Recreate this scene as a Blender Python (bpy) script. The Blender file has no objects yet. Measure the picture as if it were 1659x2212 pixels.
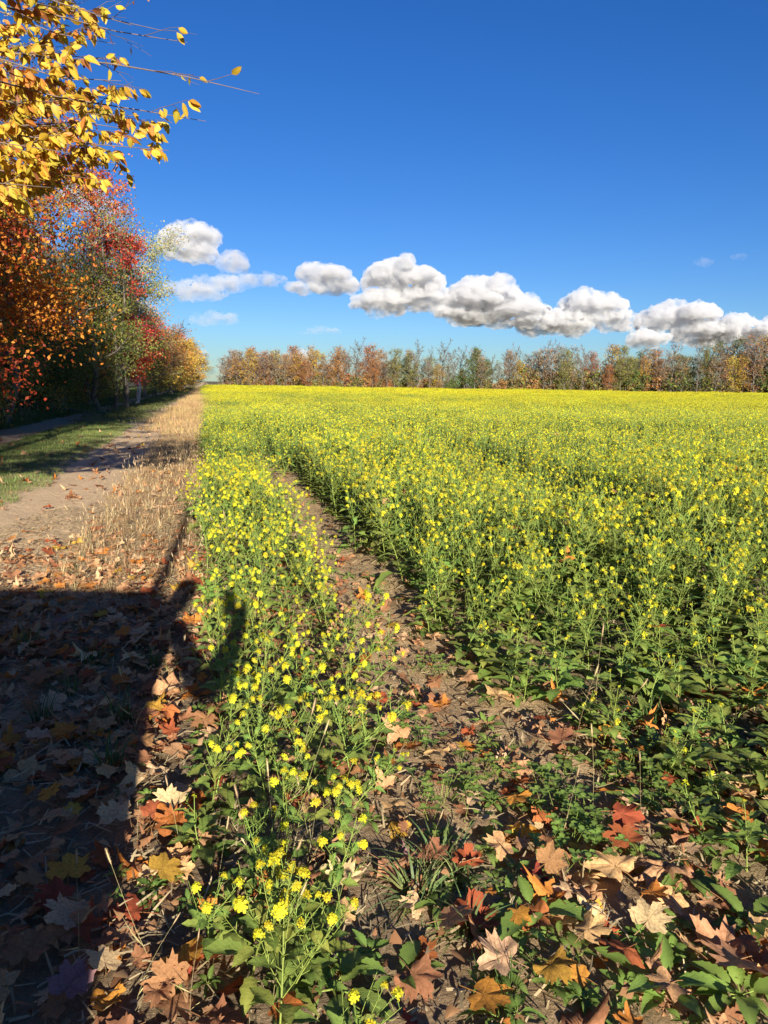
import bpy, math, random
import numpy as np
PI = math.pi
R = math.radians
rng = np.random.default_rng(11)
random.seed(5)
S = bpy.context.scene
COL = S.collection

# ------------------------------------------------------------------ camera
EYE = 1.5
PITCH = R(9.6); ROLL = R(0.8); F = 758.0
cd = bpy.data.cameras.new('camera'); cam = bpy.data.objects.new('camera', cd); COL.objects.link(cam)
cd.sensor_fit = 'VERTICAL'; cd.sensor_height = 36; cd.lens = 36 * F / 1024
cd.clip_start = 0.02; cd.clip_end = 30000
cam.location = (0, 0, EYE)
from mathutils import Matrix, Vector
cam.rotation_euler = (Matrix.Rotation(PI/2 - PITCH, 3, 'X') @ Matrix.Rotation(ROLL, 3, 'Z')).to_euler()
S.camera = cam
CM = np.array(Matrix.Rotation(PI/2 - PITCH, 3, 'X') @ Matrix.Rotation(ROLL, 3, 'Z'))

def ray(dx, dy):                 # pixel of the 1659 x 2212 view of the photograph -> direction
    k = 1024 / 2212
    v = np.array([dx*k - 384, 512 - dy*k, -F])
    return CM @ v
def at(dx, dy, y):
    d = ray(dx, dy); return np.array([0, 0, EYE]) + d * (y / d[1])
def ground_at(dx, dy, z=0.0):
    d = ray(dx, dy); return np.array([0, 0, EYE]) + d * ((z - EYE) / d[2])
def project(P):                  # world -> (px, py) in 768 x 1024
    P = np.atleast_2d(P) - np.array([0, 0, EYE]); c = P @ CM
    return 384 - F*c[:, 0]/c[:, 2], 512 + F*c[:, 1]/c[:, 2]

# ------------------------------------------------------------------ noise / ground height
_T = np.random.default_rng(3).random((256, 256))
def vnoise(x, y):
    x = np.asarray(x, float); y = np.asarray(y, float)
    xi = np.floor(x).astype(int); yi = np.floor(y).astype(int); fx = x-xi; fy = y-yi
    fx = fx*fx*(3-2*fx); fy = fy*fy*(3-2*fy)
    g = lambda a, b: _T[a % 256, b % 256]
    return (g(xi, yi)*(1-fx)*(1-fy)+g(xi+1, yi)*fx*(1-fy)+g(xi, yi+1)*(1-fx)*fy+g(xi+1, yi+1)*fx*fy)
def fbm(x, y, o=4):
    s = 0; a = .5
    for i in range(o):
        s = s + a*vnoise(x*2**i+7*i, y*2**i+13*i); a *= .5
    return s
SL = .235
def U(x, y): return np.asarray(x) + SL*np.asarray(y)
def gauss(v, c, w): return np.exp(-((v-c)/w)**2)
def gh(x, y):
    x = np.asarray(x, float); y = np.asarray(y, float)
    u = U(x, y)
    near = np.clip((14-y)/10, 0, 1)
    h = .06*(fbm(x*.5+9, y*.5)-.5) + near*(.05*(fbm(x*3, y*3)-.5) + .03*(fbm(x*14+3, y*14)-.5))
    h = h - .06*gauss(u, -2.05, .5) - .06*gauss(u, -5.2, .5) + .05*gauss(u, -3.6, .8) - .035*gauss(u, 1.17, .2)
    h = h + np.clip((-6.5-u)*.06, 0, .5)
    return h*np.clip(1 - (np.maximum(np.abs(x), y)-60)/60, 0, 1)

# ------------------------------------------------------------------ mesh builder
class G:
    def __init__(s): s.v = []; s.f = {3: [], 4: []}; s.m = {3: [], 4: []}; s.c = []; s.a = []; s.n = 0
    def add(s, V, Fc, mat=0, col=(1, 1, 1), luv=None):
        V = np.asarray(V, float); Fc = np.asarray(Fc, int)
        k = Fc.shape[1]
        s.v.append(V); s.f[k].append(Fc + s.n); s.m[k].append(np.full(len(Fc), mat))
        c = np.asarray(col, float)
        s.c.append(np.broadcast_to(c, (len(V), 3)) if c.ndim == 1 else c)
        s.a.append(np.zeros((len(V), 3)) if luv is None else luv)
        s.n += len(V)
    def merge(s, o, M=None, t=None, mat=None, sc=1.0):
        if o.n == 0: return
        V = np.concatenate(o.v)*sc
        if M is not None: V = V @ np.asarray(M).T
        if t is not None: V = V + t
        s.v.append(V); s.c.append(np.concatenate(o.c)); s.a.append(np.concatenate(o.a))
        for k in (3, 4):
            for f, m in zip(o.f[k], o.m[k]):
                s.f[k].append(f + s.n); s.m[k].append(m if mat is None else np.full(len(f), mat))
        s.n += len(V)
    def mesh(s, name, mats, smooth=True):
        me = bpy.data.meshes.new(name)
        V = np.concatenate(s.v) if s.v else np.zeros((0, 3))
        me.vertices.add(len(V)); me.vertices.foreach_set('co', V.ravel())
        F3 = np.concatenate(s.f[3]) if s.f[3] else np.zeros((0, 3), int)
        F4 = np.concatenate(s.f[4]) if s.f[4] else np.zeros((0, 4), int)
        lp = np.concatenate([F3.ravel(), F4.ravel()])
        me.loops.add(len(lp)); me.loops.foreach_set('vertex_index', lp.astype(np.int32))
        n = len(F3)+len(F4)
        st = np.concatenate([np.arange(len(F3))*3, len(F3)*3+np.arange(len(F4))*4]).astype(np.int32)
        me.polygons.add(n); me.polygons.foreach_set('loop_start', st)
        mi = np.concatenate([np.concatenate(s.m[k]) if s.m[k] else np.zeros(0) for k in (3, 4)]).astype(np.int32)
        me.polygons.foreach_set('material_index', mi)
        me.polygons.foreach_set('use_smooth', np.full(n, smooth))
        for m in mats: me.materials.append(m)
        ca = me.attributes.new('Col', 'FLOAT_COLOR', 'POINT')
        c = np.ones((len(V), 4), np.float32); c[:, :3] = np.concatenate(s.c); ca.data.foreach_set('color', c.ravel())
        la = me.attributes.new('luv', 'FLOAT_VECTOR', 'POINT'); la.data.foreach_set('vector', np.concatenate(s.a).astype(np.float32).ravel())
        me.update(calc_edges=True); me.validate()
        return me
def link(name, me, parent=None, loc=None):
    o = bpy.data.objects.new(name, me); COL.objects.link(o)
    if parent: o.parent = parent
    if loc is not None: o.location = loc
    return o
def tag(o, label=None, cat=None, group=None, kind=None):
    for k, v in (('label', label), ('category', cat), ('group', group), ('kind', kind)):
        if v: o[k] = v
    return o
def norm(v): v = np.asarray(v, float); return v/(np.linalg.norm(v)+1e-12)
def tube(g, P, rad, n=6, mat=0, col=(1, 1, 1), cap=True):
    P = np.asarray(P, float); k = len(P); rad = np.broadcast_to(rad, k)
    T = np.gradient(P, axis=0); T /= np.linalg.norm(T, axis=1)[:, None]+1e-12
    up = np.array([0, 0, 1.]) if abs(T[0][2]) < .8 else np.array([1., 0, 0])
    A = np.cross(T, up); A /= np.linalg.norm(A, axis=1)[:, None]+1e-12; B = np.cross(T, A)
    th = np.arange(n)*2*PI/n
    V = (P[:, None]+rad[:, None, None]*(A[:, None]*np.cos(th)[None, :, None]+B[:, None]*np.sin(th)[None, :, None])).reshape(-1, 3)
    i = np.arange(k-1)[:, None]*n; j = np.arange(n)[None]
    Fc = np.stack([i+j, i+(j+1) % n, i+n+(j+1) % n, i+n+j], -1).reshape(-1, 4)
    g.add(V, Fc, mat, col)
def box(g, lo, hi, mat=0, col=(1, 1, 1)):
    x0, y0, z0 = lo; x1, y1, z1 = hi
    V = [(x0,y0,z0),(x1,y0,z0),(x1,y1,z0),(x0,y1,z0),(x0,y0,z1),(x1,y0,z1),(x1,y1,z1),(x0,y1,z1)]
    g.add(V, [(0,3,2,1),(4,5,6,7),(0,1,5,4),(1,2,6,5),(2,3,7,6),(3,0,4,7)], mat, col)

# ------------------------------------------------------------------ materials
class NT:
    def __init__(s, name):
        s.m = bpy.data.materials.new(name); s.m.use_nodes = True; s.t = s.m.node_tree; s.t.nodes.clear()
        s.out = s.t.nodes.new('ShaderNodeOutputMaterial')
    def n(s, typ, props=None, **ins):
        nd = s.t.nodes.new('ShaderNode'+typ)
        for k, v in (props or {}).items(): setattr(nd, k, v)
        for k, v in ins.items():
            key = int(k[1:]) if k[0] == '_' and k[1:].isdigit() else k.replace('_', ' ')
            sock = nd.inputs[key]
            if isinstance(v, bpy.types.NodeSocket): s.t.links.new(v, sock)
            else: sock.default_value = v
        return nd
    def math(s, op, a, b=0.0, c=0.0):
        nd = s.n('Math', {'operation': op}, _0=a, _1=b, _2=c); return nd.outputs[0]
    def mix(s, f, a, b, bt='MIX'):
        nd = s.n('Mix', {'data_type': 'RGBA', 'blend_type': bt}, _0=f, _6=a, _7=b); return nd.outputs[2]
    def surf(s, sh): s.t.links.new(sh, s.out.inputs[0])
def rgb(*c): return (c[0], c[1], c[2], 1)

def leaf_material(name, transl=.35, rough=.55, spec=.3, veins=False, var=.25, spots=False, side=False):
    t = NT(name)
    at_ = t.n('Attribute', {'attribute_name': 'Col'})
    oi = t.n('ObjectInfo')
    c = at_.outputs[0]
    hs = t.n('HueSaturation', Color=c,
             Hue=t.math('MULTIPLY_ADD', oi.outputs['Random'], .03, .485),
             Value=t.math('MULTIPLY_ADD', oi.outputs['Random'], var, 1-var/2))
    c = hs.outputs[0]
    lu = t.n('Attribute', {'attribute_name': 'luv'})
    nrm = None
    if veins:
        sp = t.n('SeparateXYZ', Vector=lu.outputs[1])
        th = t.math('ARCTAN2', sp.outputs[0], sp.outputs[1])
        r = t.n('VectorMath', {'operation': 'LENGTH'}, _0=lu.outputs[1]).outputs['Value']
        k = t.math('MULTIPLY_ADD', th, 1/R(47), .5)
        d = t.math('ABSOLUTE', t.math('SUBTRACT', t.math('FRACT', k), .5))
        d = t.math('MULTIPLY', d, r)
        vein = t.math('SUBTRACT', 1.0, t.math('SMOOTH_MIN', t.math('MULTIPLY', d, 60.0), 1.0, .1))
        # fine side veins
        w = t.math('SINE', t.math('MULTIPLY', t.math('SUBTRACT', r, d), 70.0))
        w = t.math('MULTIPLY', t.math('GREATER_THAN', w, .85), .25)
        vv = t.math('MAXIMUM', t.math('MAXIMUM', vein, 0.0), w)
        c = t.mix(t.math('MULTIPLY', vv, .45), c, rgb(.30, .17, .07))
        if spots:
            off = t.n('VectorMath', {'operation': 'ADD'}, _0=lu.outputs[1], _1=t.n('Combine' + 'XYZ', X=oi.outputs['Random'], Y=oi.outputs['Random'], Z=0.0).outputs[0])
            sc = t.n('VectorMath', {'operation': 'SCALE'}, _0=off.outputs[0], Scale=3.0)
            nz = t.n('TexNoise', Vector=sc.outputs[0], Scale=3.0, Detail=5.0)
            mr = t.n('MapRange', Value=nz.outputs[0], From_Min=.42, From_Max=.72)
            c = t.mix(t.math('MULTIPLY', mr.outputs[0], .55), c, rgb(.17, .07, .03))
        bp = t.n('Bump', Strength=.35, Distance=.004, Height=vv); nrm = bp.outputs[0]
    if side:
        sp = t.n('SeparateXYZ', Vector=lu.outputs[1]); ax = t.math('ABSOLUTE', sp.outputs[0])
        fr = t.math('FRACT', t.math('MULTIPLY_ADD', sp.outputs[1], 6.0, t.math('MULTIPLY', ax, -5.0)))
        ve = t.math('MULTIPLY', t.math('LESS_THAN', fr, .12), t.math('GREATER_THAN', sp.outputs[1], .02))
        tc = t.n('TexCoord'); nz = t.n('TexNoise', Vector=tc.outputs['Object'], Scale=70.0, Detail=4.0)
        c = t.mix(t.math('MULTIPLY', nz.outputs[0], .5), c, t.mix(1.0, c, rgb(.55, .6, .5), 'MULTIPLY'))
        c = t.mix(t.math('MULTIPLY', ve, .3), c, rgb(.35, .45, .15))
        bp = t.n('Bump', Strength=.5, Distance=.003, Height=t.math('SUBTRACT', t.math('MULTIPLY', nz.outputs[0], 1.5), ve)); nrm = bp.outputs[0]
    p = t.n('BsdfPrincipled', Base_Color=c, Roughness=rough)
    p.inputs['Specular IOR Level'].default_value = spec
    if nrm: t.t.links.new(nrm, p.inputs['Normal'])
    tr = t.n('BsdfTranslucent', Color=t.mix(.35, c, t.mix(1.0, c, c, 'MULTIPLY')))
    ms = t.n('MixShader', _0=transl, _1=p.outputs[0], _2=tr.outputs[0])
    t.surf(ms.outputs[0]); return t.m
M_litter = leaf_material('dry_leaf', .25, .75, .08, True, .35, True)
M_green = leaf_material('green_leaf', .36, .45, .25, side=True)
M_petal = leaf_material('petal', .35, .6, .2, var=.15)
M_tree = leaf_material('autumn_leaf', .42, .5, .3, var=.1)
M_grass = leaf_material('grass_blade', .3, .5, .3)
def bark_material(name, c1, c2, scale=12):
    t = NT(name)
    tc = t.n('TexCoord')
    mp = t.n('Mapping', Vector=tc.outputs['Object']); mp.inputs['Scale'].default_value = (1, 1, .3)
    nz = t.n('TexNoise', Vector=mp.outputs[0], Scale=float(scale), Detail=8.0, Roughness=.65)
    mr = t.n('MapRange', Value=nz.outputs[0], From_Min=.3, From_Max=.7)
    c = t.mix(mr.outputs[0], rgb(*c1), rgb(*c2))
    at_ = t.n('Attribute', {'attribute_name': 'Col'})
    c = t.mix(1.0, c, at_.outputs[0], 'MULTIPLY')
    bp = t.n('Bump', Strength=.6, Distance=.02, Height=nz.outputs[0])
    p = t.n('BsdfPrincipled', Base_Color=c, Roughness=.85, Normal=bp.outputs[0])
    t.surf(p.outputs[0]); return t.m
M_bark = bark_material('bark', (.05, .04, .03), (.20, .165, .13))
M_barkpale = bark_material('pale_bark', (.25, .23, .20), (.50, .47, .42))
def plain(name, c, rough=.5, metal=0.0, noise=0.0, trans=0.0):
    t = NT(name)
    tc = t.n('TexCoord'); nz = t.n('TexNoise', Vector=tc.outputs['Object'], Scale=8.0, Detail=4.0)
    cc = t.mix(t.math('MULTIPLY', nz.outputs[0], noise), rgb(*c), rgb(*[x*.5 for x in c]))
    p = t.n('BsdfPrincipled', Base_Color=cc, Roughness=rough, Metallic=metal)
    if trans: p.inputs['Transmission Weight'].default_value = trans
    t.surf(p.outputs[0]); return t.m

# ground material -------------------------------------------------
def ground_material():
    t = NT('ground')
    geo = t.n('NewGeometry'); P = geo.outputs['Position']
    sp = t.n('SeparateXYZ', Vector=P)
    u = t.math('MULTIPLY_ADD', sp.outputs[1], SL, sp.outputs[0])
    n1 = t.n('TexNoise', Vector=P, Scale=.9, Detail=6.0, Roughness=.6)
    n2 = t.n('TexNoise', Vector=P, Scale=14.0, Detail=10.0, Roughness=.7)
    n3 = t.n('TexNoise', Vector=P, Scale=90.0, Detail=6.0, Roughness=.7)
    u = t.math('ADD', u, t.math('MULTIPLY_ADD', n1.outputs[0], 1.2, -.6))
    u = t.math('ADD', u, t.math('MULTIPLY_ADD', n2.outputs[0], .7, -.35))
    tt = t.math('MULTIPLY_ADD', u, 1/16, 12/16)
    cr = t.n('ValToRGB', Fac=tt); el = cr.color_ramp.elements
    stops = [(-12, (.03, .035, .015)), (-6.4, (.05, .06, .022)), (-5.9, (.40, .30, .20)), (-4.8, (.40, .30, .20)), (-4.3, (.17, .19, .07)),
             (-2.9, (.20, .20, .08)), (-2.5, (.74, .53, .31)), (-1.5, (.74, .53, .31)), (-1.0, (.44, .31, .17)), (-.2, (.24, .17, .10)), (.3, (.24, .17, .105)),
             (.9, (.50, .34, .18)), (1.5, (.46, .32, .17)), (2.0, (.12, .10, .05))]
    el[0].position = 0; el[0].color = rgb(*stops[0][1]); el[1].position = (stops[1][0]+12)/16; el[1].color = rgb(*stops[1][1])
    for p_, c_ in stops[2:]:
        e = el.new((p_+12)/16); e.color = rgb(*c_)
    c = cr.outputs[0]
    m2 = t.n('MapRange', Value=n2.outputs[0], From_Min=.3, From_Max=.7)
    c = t.mix(t.math('MULTIPLY', m2.outputs[0], .45), c, t.mix(1.0, c, rgb(.45, .42, .4), 'MULTIPLY'))
    m3 = t.n('MapRange', Value=n3.outputs[0], From_Min=.45, From_Max=.75)
    c = t.mix(t.math('MULTIPLY', m3.outputs[0], .5), c, rgb(.60, .45, .27))
    h = t.math('ADD', t.math('MULTIPLY', n2.outputs[0], 1.0), t.math('MULTIPLY', n3.outputs[0], .35))
    bp = t.n('Bump', Strength=.9, Distance=.03, Height=h)
    p = t.n('BsdfPrincipled', Base_Color=c, Roughness=.95, Normal=bp.outputs[0])
    p.inputs['Specular IOR Level'].default_value = .15
    t.surf(p.outputs[0]); return t.m
M_ground = ground_material()

# ------------------------------------------------------------------ ground
def axis(breaks):
    out = [np.array([breaks[0][0]])]
    for (a, b, st) in breaks:
        k = max(1, int(round((b-a)/st))); out.append(np.linspace(a, b, k+1)[1:])
    return np.concatenate(out)
xs = axis([(-9000, -800, 2000), (-800, -60, 60), (-60, -14, 2), (-14, -5, .15), (-5, 4, .035), (4, 10, .15), (10, 60, 2), (60, 800, 60), (800, 9000, 2000)])
ys = axis([(-3000, -200, 600), (-200, -20, 20), (-20, 1, .5), (1, 7, .035), (7, 20, .1), (20, 60, .6), (60, 300, 8), (300, 1500, 100), (1500, 16000, 2500)])
X, Y = np.meshgrid(xs, ys)
Z = gh(X, Y)
nx, ny = len(xs), len(ys)
V = np.stack([X, Y, Z], -1).reshape(-1, 3)
i = np.arange(ny-1)[:, None]*nx; j = np.arange(nx-1)[None]
Fq = np.stack([i+j, i+j+1, i+nx+j+1, i+nx+j], -1).reshape(-1, 4)
cen = V[Fq].mean(1)
uc = U(cen[:, 0], cen[:, 1]) + .25*(fbm(cen[:, 0]*2, cen[:, 1]*2)-.5)
rut = (((uc > -2.65) & (uc < -1.5)) | ((uc > -5.8) & (uc < -4.7))) & (cen[:, 1] > -20) & (cen[:, 1] < 170)
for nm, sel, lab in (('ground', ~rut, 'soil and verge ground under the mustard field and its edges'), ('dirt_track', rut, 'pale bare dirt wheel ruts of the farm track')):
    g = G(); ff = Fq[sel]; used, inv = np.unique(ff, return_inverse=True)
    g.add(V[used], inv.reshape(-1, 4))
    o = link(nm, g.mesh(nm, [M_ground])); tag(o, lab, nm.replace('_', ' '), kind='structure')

# ------------------------------------------------------------------ leaf shapes
half = [(0, 1.0), (5, .88), (11, .84), (16, .88), (16.5, .76), (20, .66), (24, .60), (29, .68), (33, .82), (38, .80), (44, .98), (50, .84), (58, .86),
        (61, .74), (68, .64), (76, .60), (86, .66), (93, .72), (101, .80), (108, .66), (120, .58), (136, .54), (155, .42), (172, .20)]
MO = [(a, r) for a, r in half] + [(-a, r) for a, r in reversed(half[1:])]
def maple_leaf(seed, size=.13, col=(.5, .3, .15), crumple=1.0, rings=3, stem=True):
    r_ = np.random.default_rng(seed); g = G(); n = len(MO)
    a = np.radians([m[0] for m in MO]) ; rr = np.array([m[1] for m in MO])*(1+.08*r_.standard_normal(n))
    fr = np.linspace(0, 1, rings+1)[1:]
    P = [np.zeros((1, 2))]
    for f_ in fr:
        q = np.stack([np.sin(a)*rr, np.cos(a)*rr], -1)
        blend = f_**.8
        circ = np.stack([np.sin(a), np.cos(a)], -1)*.45
        P.append((q*blend + circ*(1-blend))*f_)
    P = np.concatenate(P)
    x, y = P[:, 0], P[:, 1]; r2 = x*x+y*y; th = np.arctan2(x, y)
    k = crumple
    z = k*(.22*r_.normal()*x*x + .25*r_.normal()*y*y + .2*r_.normal()*x*y) + k*.12*r_.uniform(-.3, 1)*np.abs(x)
    z = z + k*r2*(.16*np.sin(3*th+r_.uniform(0, 6)) + .12*np.sin(5*th+r_.uniform(0, 6))) + k*.3*r_.uniform(-.2, 1)*r2*r2*.6
    z = z + k*.07*(vnoise(x*4+seed, y*4)-.5) * 2
    # vein troughs
    d = np.abs(((th/R(47)+.5) % 1)-.5)*np.sqrt(r2); z = z + .10*k*np.minimum(d, .2)
    V = np.stack([x, y, z], -1)*size*.62
    F = [(0, 1+j, 1+(j+1) % n) for j in range(n)]
    g.add(V, np.array(F), 0, col, np.stack([x, y, 0*x], -1))
    F = []
    for q in range(rings-1):
        b = 1+q*n
        F += [(b+j, b+n+j, b+n+(j+1) % n, b+(j+1) % n) for j in range(n)]
    if F: g.f[4].append(np.array(F)); g.m[4].append(np.zeros(len(F)))
    if stem:
        s = size*.62; tube(g, [(0, 0, 0), (.02*s, -.4*s, .05*s), (.12*s*r_.normal(), -.85*s, .02*s)], [s*.022, s*.018, s*.02], 4, 0, np.array(col)*.6)
    return g
LC = {'tan': (.66, .37, .175), 'pale': (.78, .53, .28), 'brown': (.40, .19, .09), 'orange': (.68, .27, .05), 'rust': (.45, .12, .045), 'red': (.40, .09, .045), 'yellow': (.66, .42, .06), 'purplish': (.36, .20, .20)}
LCN = {'tan': 'tan', 'pale': 'pale beige', 'brown': 'dull brown', 'orange': 'orange', 'rust': 'rust brown', 'red': 'red', 'yellow': 'yellow', 'purplish': 'purplish'}
CR = [('flat', .35), ('wavy', .8), ('curled', 1.3), ('crumpled', 1.9)]
def blade_leaf(g, base, dr, up, L, W, droop=.3, fold=.25, teeth=0, n=5, mat=0, col=(.1, .2, .05), prof=None):
    """ovate leaf along dr from base, n stations, folded at the midrib"""
    dr = norm(dr); side = norm(np.cross(dr, up)); upv = np.cross(side, dr)
    t = np.linspace(0, 1, n+1)
    w = (np.sin(PI*t**.75)**.8 if prof is None else prof(t)); w[0] = .08; w[-1] = 0.02
    w = w*W/2
    if teeth:
        w = w*(1+teeth*np.where(np.arange(n+1) % 2, .18, -.12))
    mid = base + np.outer(t*L, dr) - np.outer(droop*L*t*t, upv)
    wave = .05*W*np.sin(t*9+W*99)
    Lf = mid - np.outer(w, side) + np.outer(w*fold+wave, upv); Rt = mid + np.outer(w, side) + np.outer(w*fold-wave, upv)
    V = np.concatenate([mid, Lf, Rt]); m = n+1
    k = np.arange(n)
    Fc = np.concatenate([np.stack([k, k+1, m+k+1, m+k], -1), np.stack([k, 2*m+k, 2*m+k+1, k+1], -1)])
    luv = np.concatenate([np.stack([0*t, t, 0*t], -1), np.stack([-w/W, t, 0*t], -1), np.stack([w/W, t, 0*t], -1)])
    cc = np.asarray(col)
    cmid = np.clip(cc*1.35+.01, 0, 1)
    C = np.concatenate([np.tile(cmid, (m, 1)), np.tile(cc, (2*m, 1))])
    g.add(V, Fc, mat, C, luv)

# ------------------------------------------------------------------ mustard plant prototypes
GREEN = np.array([.20, .285, .055]); STEM = np.array([.36, .46, .10]); YEL = np.array([.66, .60, .03])
def flower_cluster(g, c, d, r_, size=.021, n=8, mat=0):
    d = norm(d); a = norm(np.cross(d, [.3, .2, .9])); b = np.cross(d, a)
    for i in range(n):
        ph = i*2.4 + r_.uniform(0, .5); el = .35 + .75*(i/n) + r_.uniform(-.1, .1)
        fd = norm(d*math.cos(el) + (a*math.cos(ph)+b*math.sin(ph))*math.sin(el))
        p = c + fd*size*(.75+.3*r_.random()) - d*size*.9*(i/n)
        tube(g, [c-d*size*.9, p], [.0006, .0006], 3, mat, STEM*1.2)
        s1 = norm(np.cross(fd, [.1, .9, .3])); s2 = np.cross(fd, s1)
        ro = r_.uniform(0, PI); fs = size*r_.uniform(.42, .58)
        for q in range(4):
            t_ = ro+q*PI/2; e = s1*math.cos(t_)+s2*math.sin(t_); f = -s1*math.sin(t_)+s2*math.cos(t_)
            cu = r_.uniform(.1, .5)
            V = [p, p+e*fs*.6-f*fs*.42+fd*fs*cu*.6, p+e*fs*1.15-f*fs*.3+fd*fs*cu*.7, p+e*fs*1.15+f*fs*.3+fd*fs*cu*.7, p+e*fs*.6+f*fs*.42+fd*fs*cu*.6]
            g.add(V, [(0, 1, 2), (0, 2, 3), (0, 3, 4)], mat, YEL*np.array([1, r_.uniform(.92, 1.05), 1]))
    for i in range(3):   # buds
        p = c + d*size*.5 + (a*r_.normal()+b*r_.normal())*size*.16
        V = [p-a*.0022, p+a*.0022, p+b*.0022, p-b*.0022, p+d*.006, p-d*.003]
        g.add(V, [(0, 2, 4), (2, 1, 4), (1, 3, 4), (3, 0, 4), (2, 0, 5), (1, 2, 5), (3, 1, 5), (0, 3, 5)], mat, (.6, .65, .05))
def mustard(seed, H=.55, nb=5, leaves=9, lean=.15, flowers=8, big=1.0, lod=0, fsz=1.0, skip=None):
    r_ = np.random.default_rng(seed); st, fo, cl = G(), G(), []
    la = r_.uniform(0, 2*PI); ld = np.array([math.cos(la), math.sin(la), 0])*lean
    n = 6; t = np.linspace(0, 1, n)
    P = np.stack([t*0, t*0, t*H], -1) + np.outer(t**1.5*H, ld) + np.outer(np.sin(t*5+seed)*.012, [1, .6, 0])
    tube(st, P, np.linspace(.0042, .0016, n)*(1 if lod == 0 else 1.3), 5 if lod == 0 else 3, 0, STEM)
    pt = lambda s: np.array([np.interp(s, t, P[:, k]) for k in range(3)])
    ph = r_.uniform(0, 6)
    for i in range(leaves):
        s = (i+.5)/leaves*.8; ph += 2.4
        L = (.13*(1-s)**.8+.035)*big*r_.uniform(.8, 1.25); b = pt(s)
        d = np.array([math.cos(ph), math.sin(ph), r_.uniform(.25, .9)])
        pet = L*.35; e = b+norm(d)*pet
        if lod == 0: tube(fo, [b, e], [.0018, .0012], 3, 0, STEM)
        c = GREEN*r_.uniform(.75, 1.3)*np.array([r_.uniform(.9, 1.35), 1, 1])
        blade_leaf(fo, e if lod == 0 else b, d+[0, 0, -.1], [0, 0, 1], L if lod == 0 else L*1.35, L*r_.uniform(.42, .6), r_.uniform(.1, .7), r_.uniform(.1, .6), 1 if lod == 0 else 0, 7 if lod == 0 else 2, 0, c)
    tips = [(pt(1), norm(P[-1]-P[-2]))]
    for i in range(nb):
        s = .42+.5*(i+.3)/nb; ph += 2.4+r_.uniform(-.4, .4); b = pt(s)
        L = H*r_.uniform(.22, .48)*(1.25-s*.6)
        d = norm([math.cos(ph)*.75, math.sin(ph)*.75, 1.15]); e = b+d*L+np.array([0, 0, .12*L]); m = b+d*L*.5+np.array([0, 0, -.03*L])
        tube(st, [b, m, e], [.0018, .0013, .001], 4 if lod == 0 else 3, 0, STEM*1.05)
        tips.append((e, norm(e-m)))
        if lod == 0:
            for _ in range(2):
                blade_leaf(fo, m+(b-m)*r_.uniform(-.5, .7), [r_.normal(), r_.normal(), .6], [0, 0, 1], .035*big, .012*big, .2, .2, 0, 3, 0, GREEN*1.2)
            for _ in range(int(r_.integers(2, 6))):      # seed pods
                q = m+(e-m)*r_.uniform(0, .9); pd = norm([r_.normal(), r_.normal(), 1.2]); pl = r_.uniform(.015, .035)
                tube(st, [q, q+pd*pl*.5, q+pd*pl], [.0007, .0016, .0003], 3, 0, STEM*1.15)
    for e, d in tips:
        if flowers <= 0 or r_.random() < (skip or (.34 if lod == 0 else .42)): continue
        g = G()
        if lod == 0: flower_cluster(g, e, d, r_, r_.uniform(.012, .019)*fsz, int(flowers+r_.integers(-2, 3)))
        else:
            for _ in range(4):
                p = e+r_.normal(size=3)*.011; a = norm(r_.normal(size=3)+[0, 0, .6]); b2 = norm(np.cross(a, r_.normal(size=3))); c2 = np.cross(a, b2); s = .0095
                g.add([p-b2*s, p-c2*s, p+b2*s, p+c2*s], [(0, 1, 2, 3)], 0, YEL)
        cl.append(g)
    return st, fo, cl
MATS = [M_green, M_green, M_petal]
def merged(parts):
    st, fo, cl = parts; g = G(); g.merge(st, mat=0); g.merge(fo, mat=1)
    for c in cl: g.merge(c, mat=2)
    return g
PROTO = bpy.data.collections.new('prototype_plants')      # never linked: only a source for the scatter
def add_proto(coll, k, g, mats, smooth=True):
    me = g.mesh('p%03d' % k, mats, smooth); o = bpy.data.objects.new('p%03d' % k, me); coll.objects.link(o); return me
HERO = []   # tall flowering, short flowering, leafy
for k in range(12):
    if k < 6: a = dict(H=.56, nb=8, leaves=17, flowers=8, lean=.14, big=.8)
    elif k < 9: a = dict(H=.50, nb=10, leaves=12, flowers=10, lean=.4, big=.72, fsz=1.03, skip=.5)
    else: a = dict(H=.32, nb=2, leaves=11, flowers=5, lean=.2, big=.95)
    HERO.append(mustard(100+k, **a))
    add_proto(PROTO, k, merged(HERO[-1]), MATS)
for k in range(12, 18):
    add_proto(PROTO, k, merged(mustard(100+k, H=.57, nb=6 if k < 17 else 2, leaves=9, flowers=8, lod=1)), MATS)
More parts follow.
